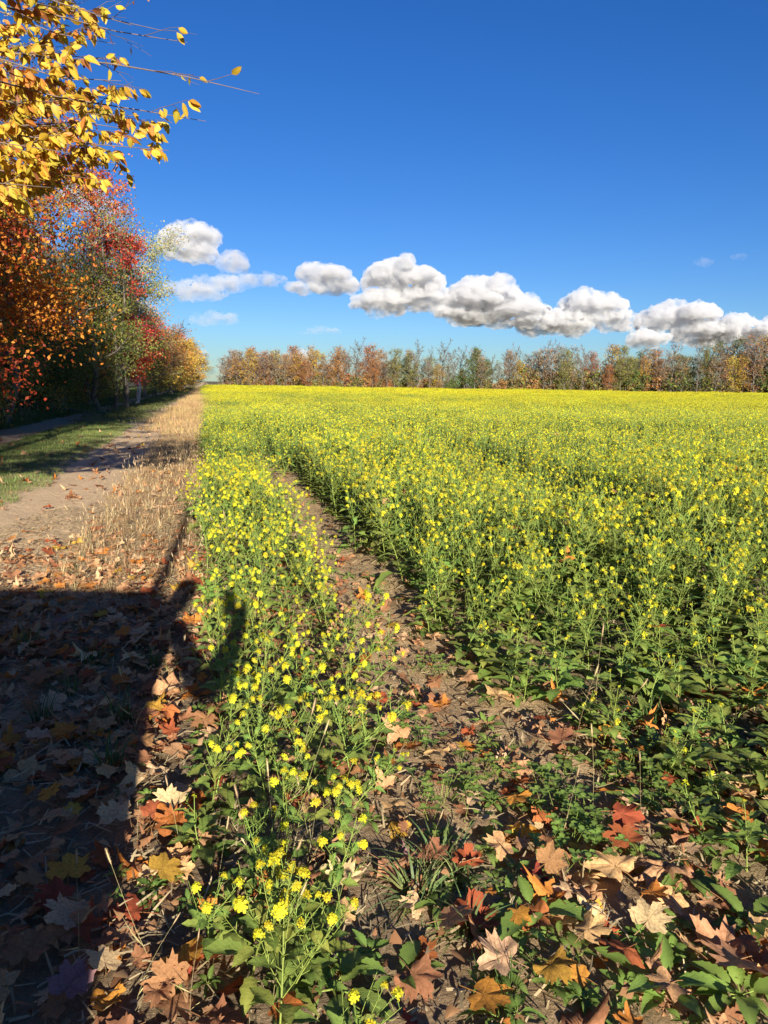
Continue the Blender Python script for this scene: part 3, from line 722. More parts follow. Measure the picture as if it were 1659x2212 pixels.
for k, (sx, sy, s) in enumerate(fx):
    p = ground_at(sx, sy); o = bpy.data.objects.new('foxtail_grass', None); COL.objects.link(o); o.location = (p[0], p[1], float(gh(p[0], p[1]))-.003); o.scale = (s,)*3; o.rotation_euler = (rng.normal(0, .2), rng.normal(0, .2), rng.uniform(0, 6.3))
    a, b = FX[k % 4]; link('stalk', a, o); link('seed_head', b, o)
    tag(o, None, 'foxtail', 'dry foxtail grasses'); items.append((o, 'dry foxtail grass with bristly seed head', p))
unique_labels(items)

# ------------------------------------------------------------------ trees
def leaf_quads(g, P, size, C, r_, up=.35, mat=0):
    n = len(P); a = r_.normal(size=(n, 3)); a[:, 2] -= .3; a /= np.linalg.norm(a, axis=1)[:, None]
    b = np.cross(a, r_.normal(size=(n, 3))); b /= np.linalg.norm(b, axis=1)[:, None]; nn = np.cross(a, b)
    s = (size*r_.uniform(.6, 1.3, n))[:, None]
    V = np.stack([P-a*s*.5, P+b*s*.32+nn*s*.1, P+a*s*.55, P-b*s*.32+nn*s*.1], 1).reshape(-1, 3)
    k = np.arange(n)[:, None]*4
    g.add(V, np.concatenate([k+[0, 1, 2], k+[0, 2, 3]]), mat, np.repeat(C, 4, 0))
def tree(seed, H=10, R0=3.5, base=.2, nleaf=9000, size=.13, pal=None, trunk_r=.13, branches=22, bare=.15, low=1.0, shape='oval', tw=1.0, cl=.33):
    r_ = np.random.default_rng(seed); tr, lv = G(), G()
    n = 9; t = np.linspace(0, 1, n)
    P = np.stack([np.cumsum(r_.normal(0, .018*H, n)), np.cumsum(r_.normal(0, .018*H, n)), t*H*.93], -1); P[0, :2] = 0
    tube(tr, P, trunk_r*(1-.88*t)+.01, 8)
    pt = lambda s: np.array([np.interp(s, t, P[:, k]) for k in range(3)])
    anchors = []; w = []; tops = []
    for i in range(branches):
        s = base+(1-base)*((i+.5)/branches)**.9; b = pt(s)
        q = (s-base)/(1-base)
        prof = {'oval': math.sin(PI*min(.97, q*.85+.13))**.7, 'cone': (1-q)**.8+.08, 'vase': .4+.6*q if q < .8 else .9, 'dome': (1-q**2.2)**.6*.95+.05}[shape]
        L = R0*prof*r_.uniform(.7, 1.2); az = i*2.4+r_.normal()*.35
        up = {'oval': .5, 'cone': .1, 'vase': 1.3, 'dome': .45}[shape]*r_.uniform(.6, 1.3) + .4*q
        d = norm([math.cos(az), math.sin(az), up]); m = 6; tt = np.linspace(0, 1, m)
        Q = b+np.outer(tt*L, d)+np.cumsum(r_.normal(0, .035*L, (m, 3)), 0); Q[0] = b; Q[:, 2] += -.08*L*tt**2*low
        rad = trunk_r*.38*(1-q*.5)*(1-.85*tt)+.006*tw
        tube(tr, Q, rad, 5)
        for j in range(int(5+L*1.6)):
            v = r_.uniform(.2, 1); c = np.array([np.interp(v, tt, Q[:, k]) for k in range(3)])
            l2 = L*.33*r_.uniform(.5, 1.2)*(1.2-v*.5)+.15; d2 = norm(d+r_.normal(size=3)*.75+[0, 0, .2]); e = c+d2*l2; mid = (c+e)/2+r_.normal(size=3)*.06*l2
            tube(tr, [c, mid, e], [.012*tw+.004, .008*tw, .004*tw], 3)
            anchors.append((mid, e, q, v)); w.append(l2)
            for _ in range(2):
                e2 = mid+norm(d2+r_.normal(size=3)*.8)*l2*.6; tube(tr, [mid, e2], [.006*tw, .0025*tw], 3); anchors.append((mid, e2, q, v)); w.append(l2*.5)
    A = np.array([a[0] for a in anchors]); B = np.array([a[1] for a in anchors]); w = np.array(w)
    w = w*(r_.random(len(w)) > bare); w /= w.sum()
    k = r_.choice(len(A), nleaf, p=w); v = r_.random(nleaf)[:, None]
    Pl = A[k]*(1-v)+B[k]*v+r_.normal(size=(nleaf, 3))*cl*[1, 1, .75]*(R0/3.5)**.5
    Pl = Pl[Pl[:, 2] > .15]; k = k[:len(Pl)]
    pal = np.array(pal, float); cid = r_.integers(0, len(pal), len(A)); zone = np.floor(vnoise(A[:, 0]*.6+seed, A[:, 2]*.6)*len(pal)*.999).astype(int); cid = np.where(r_.random(len(A)) < .6, zone, cid)
    C = pal[cid[k]]*r_.uniform(.7, 1.25, (len(Pl), 1))*(1+.08*r_.normal(size=(len(Pl), 3)))
    leaf_quads(lv, Pl, size, np.clip(C, .005, 1), r_)
    return tr, lv
OR = [(.62, .17, .03), (.50, .10, .025), (.68, .28, .04)]; RE = [(.52, .045, .03), (.58, .10, .05), (.38, .035, .025)]
OL = [(.26, .25, .05), (.33, .29, .06), (.18, .20, .05)]; YO = [(.62, .42, .06), (.55, .33, .06), (.40, .34, .07)]; BR = [(.42, .22, .09), (.50, .25, .08), (.32, .20, .09)]
GRN = [(.08, .14, .03), (.12, .18, .04), (.16, .20, .05)]; GY = [(.40, .36, .22), (.30, .28, .14), (.45, .30, .2)]
OY = [(.60, .30, .05), (.66, .42, .07), (.45, .24, .06)]
def place_tree(name, meshes, loc, rz, s, label, cat_='tree', group=None):
    o = bpy.data.objects.new(name, None); COL.objects.link(o); o.location = loc; o.rotation_euler = (0, 0, rz); o.scale = s if hasattr(s, '__len__') else (s,)*3
    link('trunk', meshes[0], o); link('crown', meshes[1], o); tag(o, label, cat_, group); return o
def mk(seed, bark=None, **k):
    a, b = tree(seed, **k); return a.mesh('trunk', [bark or M_bark]), b.mesh('crown', [M_tree])
GL = 'autumn trees lining the track'
left = [  # name, y, u, kwargs, label
 ('maple_tree', 14.5, -6.4, dict(H=8.2, R0=4.2, base=.22, nleaf=95000, size=.09, pal=[(.66, .17, .02), (.42, .07, .02), (.64, .22, .03), (.36, .04, .02), (.24, .10, .03)], shape='dome', branches=38, cl=.42, trunk_r=.16), 'orange-red maple hanging in shade right below the yellow branches'),
 ('bushy_tree', 21, -8.0, dict(H=7.5, R0=4.2, base=.06, nleaf=20000, size=.10, pal=OL+YO[:1], shape='dome', branches=30), 'olive yellow bushy tree reaching the ground behind the orange maple'),
 ('poplar_tree', 24, -6.4, dict(H=13, R0=3.0, base=.3, nleaf=9000, size=.09, pal=YO+OL[:2], shape='oval', branches=26, bare=.2), 'tall pale yellow-green tree standing high behind the yellow branches'),
 ('leafy_tree', 27, -8.6, dict(H=9, R0=4.0, base=.1, nleaf=18000, size=.11, pal=OL+BR[:1], shape='dome', branches=28), 'dull olive tree in deep shade beside the olive yellow bushy tree'),
 ('evergreen_tree', 31, -6.9, dict(H=6.5, R0=2.6, base=.03, nleaf=16000, size=.09, pal=GRN, shape='cone', branches=34), 'dark green dense tree at the shaded track edge'),
 ('tall_tree', 36, -6.8, dict(H=13.2, R0=3.6, base=.3, nleaf=9500, size=.11, pal=GY[:2]+BR[:1]+OL[:1]+[(.55, .16, .09), (.60, .10, .06)], shape='oval', branches=30, bare=.3, tw=1.4), 'tall thinly leaved grey-brown tree with pinkish twigs'),
 ('maple_tree', 37.5, -4.4, dict(H=11.6, R0=1.5, base=.74, nleaf=1900, size=.12, pal=RE, shape='oval', branches=16, trunk_r=.09, bare=.25), 'slender red-topped maple rising highest beside the tall grey tree'),
 ('leafy_tree', 41, -6.2, dict(H=9.6, R0=4.0, base=.12, nleaf=16000, size=.11, pal=OL+GRN[2:]+YO[2:], shape='dome', branches=28), 'broad olive green tree behind the two red maples'),
 ('maple_tree', 39, -4.1, dict(H=8.9, R0=1.6, base=.70, nleaf=2600, size=.12, pal=RE, shape='oval', branches=12, trunk_r=.08), 'bright red maple halfway up against the olive green tree'),
 ('leafy_tree', 35.5, -4.9, dict(H=7.4, R0=2.3, base=.08, nleaf=11000, size=.10, pal=OL+GRN[1:], shape='oval', branches=26), 'olive leafy tree growing in front of the red-topped maples'),
 ('maple_tree', 42, -4.3, dict(H=5.2, R0=2.1, base=.2, nleaf=7500, size=.11, pal=RE+OR[:1], shape='oval', branches=18, trunk_r=.07), 'low scarlet maple leaning over the track edge'),
 ('birch_tree', 48, -4.3, dict(H=8.8, R0=3.9, base=.5, nleaf=10000, size=.12, pal=[(.42, .40, .14), (.36, .36, .12), (.46, .38, .16)], shape='vase', branches=18, bare=.25, tw=1.3), 'pale olive birch whose airy top reaches out over the track'),
 ('leafy_tree', 56, -6.0, dict(H=8.8, R0=3.8, base=.1, nleaf=12000, size=.13, pal=OL+YO, shape='dome'), 'yellowish olive tree below the airy birch'),
 ('maple_tree', 66, -5.2, dict(H=8.2, R0=4.0, base=.12, nleaf=11000, size=.14, pal=BR+OR[:1]+GY[:1], shape='dome', bare=.25, tw=1.6), 'reddish brown thin-crowned maple midway along the track'),
 ('leafy_tree', 84, -3.6, dict(H=6.6, R0=3.4, base=.08, nleaf=9000, size=.16, pal=OY+YO, shape='dome'), 'orange-yellow tree near the far bend of the track'),
 ('leafy_tree', 106, -3.6, dict(H=7.6, R0=3.6, base=.08, nleaf=8000, size=.18, pal=OY+BR, shape='dome', bare=.3, tw=2), 'golden brown tree beyond the orange-yellow one'),
 ('leafy_tree', 135, -3.8, dict(H=8.4, R0=4.0, base=.08, nleaf=6500, size=.22, pal=YO+BR, shape='dome', bare=.3, tw=2), 'farthest small tan tree at the end of the track'),
]
TM = []
for k, (nm, y, u, kw, lab) in enumerate(left):
    x = u-SL*y; me = mk(300+k, M_barkpale if nm == 'birch_tree' else None, **kw); TM.append(me)
    place_tree(nm, me, (x, y, float(gh(x, y))-.05), rng.uniform(0, 6.3) if nm != 'birch_tree' else 0.6, 1.0, lab, group=GL)
fill = [(24, -13, 1, 1.1), (32, -12.5, 3, 1.1), (40, -12, 7, 1.1), (47, -11, 7, 1.05), (55, -11, 3, 1.05), (64, -10.5, 12, 1.1), (75, -9.5, 12, .95), (76, -5.0, 13, .9), (92, -8, 13, 1.0), (95, -4.0, 14, 1.0), (118, -7, 13, 1.1), (120, -3.8, 15, .95), (150, -4.5, 15, 1.0), (166, -5, 13, 1.1)]
FL = ['shaded olive yellow tree set back behind the bushy one', 'dull olive tree set back in the dark of the row', 'second-row olive tree behind the evergreen', 'second-row olive tree behind the red maples', 'set-back dull tree behind the birch', 'yellow-olive tree behind the reddish brown maple', 'small yellow-olive tree in the second row', 'reddish brown tree next before the orange-yellow tree',
      'set-back brown maple behind the orange-yellow tree', 'orange-yellow tree just past the first orange-yellow one', 'far brown tree in the second row', 'far golden brown tree near the track end', 'pale brown tree second last on the track', 'last brown tree of the track row']
for (y, u, k, s), lab in zip(fill, FL):
    x = u-SL*y; place_tree('leafy_tree', TM[k], (x, y, -.05), rng.uniform(0, 6.3), s, lab, group=GL)
# the row goes on behind the camera and shades the track
place_tree('bushy_tree', TM[1], (-9.6-SL*17.5, 17.5, -.05), 1.1, (.8, .8, .62), 'low olive bushy tree filling the dark space under the orange maple', group=GL)
place_tree('maple_tree', TM[0], (-8.4-SL*18, 18, -.05), 2.2, (.95, .95, 1.05), 'second orange-red maple deeper in the shade behind the first one', group=GL)
for k, (y, u, m, s) in enumerate([(-30, -7, 3, (1.2, 1.2, 1.5)), (-22, -8.3, 7, (1.1, 1.1, 1.45)), (-14, -7.9, 3, (.9, .9, 1.3)), (-7, -7.6, 7, (.9, .9, 1.2)), (1, -9.5, 3, 1.2), (8, -10.5, 1, 1.2)]):
    x = u-SL*y; place_tree('leafy_tree', TM[m], (x, y, -.05), k*1.3, s, ['tree of the row farthest back along the track', 'second tree back along the track', 'third tree back along the track', 'fourth tree back along the track', 'tree of the row just beside the photographer', 'tree of the row just ahead of the photographer'][k], group=GL)

# bushes under the trees
SB = [mk(500+k, H=2.2, R0=1.5, base=.02, nleaf=3500, size=.09, pal=p, shape='dome', branches=16, trunk_r=.03) for k, p in enumerate([GRN+OL, RE+OL, OL+YO[1:]])]
items = []
for k in range(34):
    y = 14+k*1.5+rng.normal()*.6 if k < 27 else 56+(k-27)*15; u = -6.9-.9*rng.random() - (1.2 if y < 20 else 0) + (2.5 if y > 60 else 0); x = u-SL*y; m = [0, 1, 2, 0][k % 4]
    o = place_tree('shrub', SB[m], (x, y, float(gh(x, y))-.05), rng.uniform(0, 6), (1.0, 1.0, rng.uniform(.8, 1.7)), None, 'shrub', 'shrubs under the row of trees')
    items.append((o, ['dark green shrub', 'reddish shrub', 'olive shrub'][m]+' under the row of trees', np.array([x, y, .8])))
unique_labels(items)

# yellow beech hanging over the near left --------------------------------
def beech():
    r_ = np.random.default_rng(77); tr, lv = G(), G()
    base = np.array([-5.6, 3.4, 0.0]); t = np.linspace(0, 1, 9)
    T = base+np.stack([.25*np.sin(t*3), .2*t, t*9.3], -1); tube(tr, T, .17*(1-.85*t)+.01, 12)
    pt = lambda z: np.array([np.interp(z, T[:, 2], T[:, k]) for k in range(3)])
    pal = np.array([(.60, .40, .035), (.66, .45, .06), (.44, .36, .04), (.50, .20, .04), (.28, .11, .04), (.52, .31, .035)]); pw = [.28, .2, .2, .12, .09, .11]
    def leaf(p, d, s):
        c = pal[r_.choice(6, p=pw)]*r_.uniform(.85, 1.1)
        blade_leaf(lv, p+norm(d)*.008, d, r_.normal(size=3), s, s*r_.uniform(.44, .55), r_.uniform(-.1, .35), r_.uniform(.05, .6), 0, 4, 0, c)
    def twig(p, d, L, dens, rad=.003):
        m = 5; tt = np.linspace(0, 1, m); Q = p+np.outer(tt*L, norm(d))+np.cumsum(r_.normal(0, .025*L, (m, 3)), 0); Q[0] = p
        tube(tr, Q, np.linspace(rad*.8, .0010, m), 4, 0, (.35, .25, .2))
        nl = int(L/.0145*dens)
        for i in range(nl):
            v = r_.uniform(.12, 1.0); q = np.array([np.interp(v, tt, Q[:, k]) for k in range(3)])
            leaf(q, norm(norm(d)*.35+r_.normal(size=3)*.4+[.1, 0, -.75]), r_.uniform(.05, .092))
        return Q
    def limb(z0, end, dens, fade=0.0, ntw=15, r0=.012):
        p0 = pt(z0); m = 12; tt = np.linspace(0, 1, m); end = np.asarray(end); mid = (p0+end)/2+[0, 0, r_.uniform(.0, .35)]
        Q = np.outer((1-tt)**2, p0)+np.outer(2*tt*(1-tt), mid)+np.outer(tt**2, end)+r_.normal(0, .018, (m, 3)); Q[0] = p0; Q[-1] = end
        tube(tr, Q, r0*(1-tt)**.8+.0015, 6, 0, (.42, .32, .27))
        L = np.linalg.norm(end-p0); d0 = norm(end-p0)
        for i in range(ntw):
            v = .22+.76*(i+r_.random())/ntw; q = np.array([np.interp(v, tt, Q[:, k]) for k in range(3)]); sg = 1 if i % 2 else -1
            side = norm(np.cross(d0, [0, 0, 1]))*sg; d = d0*.8+side*r_.uniform(.2, .6)+np.array([0, 0, r_.uniform(-.25, .55)])
            dd = dens*(1 if v < .72 else 1-fade)
            Q2 = twig(q, d, r_.uniform(.25, .5)*(1.15-v*.5), dd)
            if r_.random() < .7: twig(Q2[2], d+r_.normal(size=3)*.5, r_.uniform(.12, .25), dd, .002)
    L = [(3.0, (560, 203, 5.2), .55, .85, 16), (2.9, (445, 262, 5.0), .8, .5, 14), (2.6, (365, 325, 5.1), 1, 0, 14), (3.4, (404, 92, 5.4), .55, .85, 14), (3.5, (350, 66, 5.2), .5, .85, 12), (4.0, (285, 55, 4.7), .9, .5, 12), (4.6, (335, -10, 4.8), 1, .2, 12),
         (2.4, (205, 385, 5.3), 1.1, 0, 14), (2.2, (150, 405, 5.0), 1.1, 0, 14), (2.1, (50, 425, 4.8), 1.1, 0, 12), (3.2, (262, 175, 4.6), 1, .2, 13), (2.6, (120, 350, 4.8), 1.1, 0, 14), (2.8, (205, 290, 5.5), 1.1, 0, 14), (3.1, (240, 215, 5.8), 1.1, 0, 14),
         (3.4, (70, 150, 4.7), 1.1, 0, 13), (3.9, (110, 60, 4.9), 1.1, 0, 13), (4.5, (230, -60, 5.1), 1, 0, 13), (2.9, (110, 250, 5.5), 1.1, 0, 14), (2.4, (30, 330, 5.2), 1.1, 0, 14), (2.7, (310, 285, 5.6), 1, .1, 14), (4.2, (170, 20, 5.6), 1.1, 0, 13), (3.5, (160, 130, 6.0), 1.1, 0, 13), (3.2, (40, 230, 5.8), 1.1, 0, 13),
         (2.3, (190, 385, 4.9), 1.1, 0, 14), (2.3, (110, 405, 4.6), 1.1, 0, 13), (2.5, (225, 355, 5.6), 1.0, 0, 13), (2.6, (150, 330, 4.6), 1.0, 0, 13), (2.7, (300, 250, 5.0), .8, .3, 12), (3.6, (250, 95, 5.4), .8, .3, 12), (3.0, (250, 130, 5.6), .9, .2, 13), (2.9, (265, 240, 6.0), .9, .2, 13), (2.7, (250, 330, 6.2), .9, .2, 13), (2.4, (110, 415, 5.8), 1.1, 0, 14), (2.3, (20, 400, 5.6), 1.1, 0, 14), (2.5, (60, 380, 6.2), 1.1, 0, 13), (3.0, (80, 300, 6.2), 1.1, 0, 13), (3.7, (40, 80, 6.0), 1.1, 0, 13), (2.9, (170, 220, 6.4), 1.1, 0, 13)]
    for z0, (a, b, yy), dens, fade, ntw in L: limb(z0, at(a, b, yy), dens, fade, ntw)
    for i in range(22):   # crown above the picture
        z = 4.6+4.2*i/22; a = i*2.4; rr = r_.uniform(1.8, 3.2)*(1.15-.6*i/22)
        limb(z, pt(z)+[math.cos(a)*rr, math.sin(a)*rr, r_.uniform(.3, 1.0)], 1.0, 0, 16, .025)
    return tr, lv
a, b = beech()
place_tree('beech_tree', (a.mesh('trunk', [M_barkpale]), b.mesh('crown', [M_tree])), (0, 0, 0), 0, 1, 'yellow-leaved beech with long thin twigs reaching out into the blue sky', group=GL)

# ------------------------------------------------------------------ far tree line
FP = []
fdefs = [('oak_tree', OY+BR, 'rust brown round-crowned', dict(nleaf=2600, bare=.1, shape='dome')), ('oak_tree', [(.50, .19, .05), (.42, .17, .06), (.38, .20, .08)], 'orange-leaved', dict(nleaf=2300, bare=.2, shape='oval')), ('bare_tree', GY[:1], 'leafless grey', dict(nleaf=60, bare=.3, shape='vase')), ('bare_tree', BR[:2], 'nearly bare brown-twigged', dict(nleaf=500, bare=.5, shape='oval')),
         ('leafy_tree', OL, 'olive green', dict(nleaf=2200, bare=.15, shape='oval')), ('leafy_tree', GRN, 'dark green', dict(nleaf=2600, bare=.1, shape='dome')), ('leafy_tree', YO, 'golden olive', dict(nleaf=2200, bare=.25, shape='oval')), ('poplar_tree', GRN[2:]+OL, 'slim dull green', dict(nleaf=500, bare=.3, shape='oval', R0=1.6)),
         ('leafy_tree', BR+GY[1:2], 'dull brown thin-leaved', dict(nleaf=900, bare=.35, shape='oval'))]
for k, (nm, pal, lb, kw) in enumerate(fdefs):
    d = dict(H=10, R0=3.0, base=.06, size=.26, trunk_r=.12, branches=24, tw=3.2, cl=.5); d.update(kw); d['pal'] = pal
    FP.append(mk(700+k, M_bark, **d))
items = []
LX = np.array([-42, 105]); 
def line_y(x): return 188-.27*(x+38)
xs_ = []
for row in range(3):
    x = -40.0 + row
    while x < 108:
        xs_.append((x, row)); x += rng.uniform(1.0, 2.9)*(1.0 if row == 0 else 1.25)
for x, row in xs_:
    y = line_y(x)+row*4.5+rng.normal()*1.2; f = (x+40)/148
    if f < .28: k = rng.choice([0, 1, 2, 3, 1, 8, 3, 6]); hh = rng.uniform(.6, 1.1)
    elif f < .52: k = rng.choice([2, 3, 7, 1, 5, 2, 3, 8, 4, 2, 6, 5]); hh = rng.uniform(.5, 1.02)
    elif f < .75: k = rng.choice([2, 3, 8, 5, 1, 0, 8, 2, 4, 3, 4]); hh = rng.uniform(.6, 1.15)
    else: k = rng.choice([4, 6, 8, 4, 2, 4, 5, 6, 3, 8]); hh = rng.uniform(.8, 1.38)
    k = int(k)
    wd = rng.uniform(.8, 1.2)
    o = place_tree(fdefs[k][0], FP[k], (x, y, -.1), rng.uniform(0, 6.3), (hh*wd*.85, hh*wd*.85, hh), None, 'tree', 'trees of the far tree line')
    items.append((o, fdefs[k][2]+' tree, '+['front', 'middle', 'back'][row]+' row of far trees', np.array([x, y, 4.0])))
def far_labels(items):
    cs = ['left end', 'left third', 'left of middle', 'right of middle', 'right third', 'right end']
    by = {}
    for o, base, P in items:
        px, py = project(P); c = cs[int(np.clip((px[0]-205)/565*6, 0, 5))]; by.setdefault((base, c), []).append((px[0], o))
    for (base, c), L in by.items():
        L.sort(key=lambda q: q[0])
        for i, (p, o) in enumerate(L): o['label'] = f'{base}, {c}' + ('' if len(L) == 1 else f', {ORD[min(i, 19)]} from left')
far_labels(items)
FS = [mk(800+k, H=2.6, R0=2.0, base=.02, nleaf=700, size=.3, pal=p, shape='dome', branches=10, trunk_r=.04, tw=2.5) for k, p in enumerate([OL+BR, BR+OR[:1], GRN+OL[:1]])]
items = []
for x in np.arange(-39, 108, 1.9):
    xx = x+rng.normal()*.8; y = line_y(xx)+rng.uniform(-.5, 6); k = int(rng.integers(3)); s = rng.uniform(.6, 1.3)*(1 if x < 30 else 1.5)
    o = place_tree('shrub', FS[k], (xx, y, -.1), rng.uniform(0, 6.3), s, None, 'shrub', 'shrubs at the foot of the far tree line')
    items.append((o, ['olive brown shrub', 'rusty brown shrub', 'dark green shrub'][k]+' at the foot of the far trees', np.array([xx, y, 1.0])))
far_labels(items)

# ------------------------------------------------------------------ clouds (real volumes)
def cloud_material(dens):
    m = bpy.data.materials.new('cloud'); m.use_nodes = True; t = m.node_tree; t.nodes.clear()
    out = t.nodes.new('ShaderNodeOutputMaterial'); v = t.nodes.new('ShaderNodeVolumePrincipled')
    v.inputs['Color'].default_value = (.845, .85, .86, 1); v.inputs['Anisotropy'].default_value = 0.0
    tc = t.nodes.new('ShaderNodeTexCoord'); nz = t.nodes.new('ShaderNodeTexNoise'); nz.inputs['Scale'].default_value = .017; nz.inputs['Detail'].default_value = 5; nz.inputs['Roughness'].default_value = .6
    mr = t.nodes.new('ShaderNodeMapRange'); mr.inputs['From Min'].default_value = .36; mr.inputs['From Max'].default_value = .66; mr.inputs['To Min'].default_value = 0; mr.inputs['To Max'].default_value = dens
    t.links.new(tc.outputs['Object'], nz.inputs['Vector']); t.links.new(nz.outputs[0], mr.inputs['Value']); t.links.new(mr.outputs[0], v.inputs['Density'])
    t.links.new(v.outputs[0], out.inputs['Volume']); return m
CLD = {}
def ico(sub):
    import bmesh
    bm = bmesh.new(); bmesh.ops.create_icosphere(bm, subdivisions=sub, radius=1); V = np.array([v.co[:] for v in bm.verts]); F = np.array([[v.index for v in f.verts] for f in bm.faces]); bm.free(); return V, F
IV, IF = ico(2)
tex1 = bpy.data.textures.new('puff_large', 'CLOUDS'); tex1.noise_scale = 70; tex1.noise_depth = 3
tex2 = bpy.data.textures.new('puff_small', 'CLOUDS'); tex2.noise_scale = 22; tex2.noise_depth = 4
def cloud(seed, lumps, dist, dens, label, rough=1.0):
    """lumps: (view x, view y, half width, half height) -> a flat-bottomed heap of puffs at distance dist"""
    r_ = np.random.default_rng(seed); g = G(); k = dist/F*1024/2212; lumps = [(a_, b_+2, c_*1.04, d_*1.17) for a_, b_, c_, d_ in lumps]
    c0 = at(lumps[0][0], lumps[0][1], dist)
    for (cx, cy, hw, hh) in lumps:
        c = at(cx, cy, dist)-c0; a, b = hw*k, hh*k
        for i in range(52):
            big_ = i < 16
            th = r_.uniform(0, PI*2); q = r_.random()**.5*(.6 if big_ else .95)
            p = c+np.array([math.cos(th)*a*q*(1.0 if big_ else .95), r_.normal()*b*.45, math.sin(th)*b*q*(.5 if big_ else .7)]); s = b*(r_.uniform(.5, .85) if big_ else r_.uniform(.2, .42))
            V = IV*[s*1.3, s*1.1, s]+p
            zm = c[2]-b*.85+.55*np.clip(b*.9-(V[:, 1]-c[1]), 0, b*1.7)
            V[:, 2] = np.maximum(V[:, 2], zm+.10*(V[:, 2]-zm))
            g.add(V, IF)
    if dens not in CLD: CLD[dens] = cloud_material(dens)
    o = link('cloud', g.mesh('cloud', [CLD[dens]])); o.location = c0
    bmin = min(l[3] for l in lumps)*k
    rm = o.modifiers.new('join', 'REMESH'); rm.mode = 'VOXEL'; rm.voxel_size = max(bmin*.06, 3.0)
    for tx_, st in ((tex1, bmin*.55*rough), (tex2, bmin*.38*rough)):
        d = o.modifiers.new('puff', 'DISPLACE'); d.texture = tx_; d.texture_coords = 'GLOBAL'; d.strength = st; d.mid_level = .5
    tag(o, label, 'cloud', 'cumulus clouds above the far trees'); return o
D = 4000
cloud(1, [(415, 515, 52, 34), (385, 535, 45, 24), (425, 545, 40, 22)], D, .04, 'rounded white cloud standing alone beside the autumn trees, highest of all')
cloud(2, [(420, 628, 62, 25), (470, 612, 60, 20), (560, 605, 62, 17), (505, 570, 26, 24)], D, .018, 'ragged grey-white cloud bank just above the small grey cloud', 1.3)
cloud(3, [(700, 600, 52, 30), (660, 620, 48, 14), (740, 615, 38, 20)], D, .04, 'small peaked white cloud between the ragged bank and the big heap')
cloud(4, [(870, 610, 72, 46), (820, 655, 60, 26), (920, 645, 55, 30), (975, 672, 42, 18)], D, .05, 'tallest heaped white cloud over the middle of the far trees')
cloud(5, [(1050, 655, 62, 48), (1120, 675, 75, 38), (1000, 680, 55, 25), (1180, 695, 75, 28), (1225, 690, 50, 24)], D, .05, 'long puffy white cloud joined on after the tallest heap')
cloud(6, [(1275, 665, 62, 34), (1320, 690, 60, 26), (1230, 700, 55, 26)], D, .05, 'white cloud with a small hump between two long banks')
cloud(7, [(1460, 690, 68, 36), (1400, 735, 50, 22), (1520, 718, 60, 32)], D, .05, 'broad white cloud low over the taller trees')
cloud(8, [(1600, 720, 75, 34), (1690, 724, 70, 36)], D, .05, 'white cloud cut by the right edge of the photo')
cloud(9, [(465, 688, 50, 15), (440, 693, 32, 11), (495, 682, 26, 9)], D, .010, 'small flat grey cloud below the ragged bank', 1.2)
cloud(10, [(690, 713, 36, 9), (715, 714, 28, 7), (655, 718, 22, 4)], D, .010, 'thin faint grey cloud streak above the orange far trees')
cloud(11, [(1520, 566, 20, 11)], D, .004, 'first of two faint wisps high over the right trees')
cloud(12, [(1594, 553, 17, 8)], D, .004, 'second faint wisp, nearer the right edge of the sky')
cloud(13, [(645, 775, 34, 22), (600, 795, 36, 12), (720, 800, 40, 9)], D*1.5, .010, 'low white cloud showing through the orange far trees')
cloud(14, [(432, 768, 16, 14), (445, 800, 20, 10)], D*1.5, .010, 'low cloud in the gap where the track meets the trees')
cloud(15, [(200, 440, 60, 30)], D, .018, 'white cloud glimpsed through the thin red-leaved treetops')

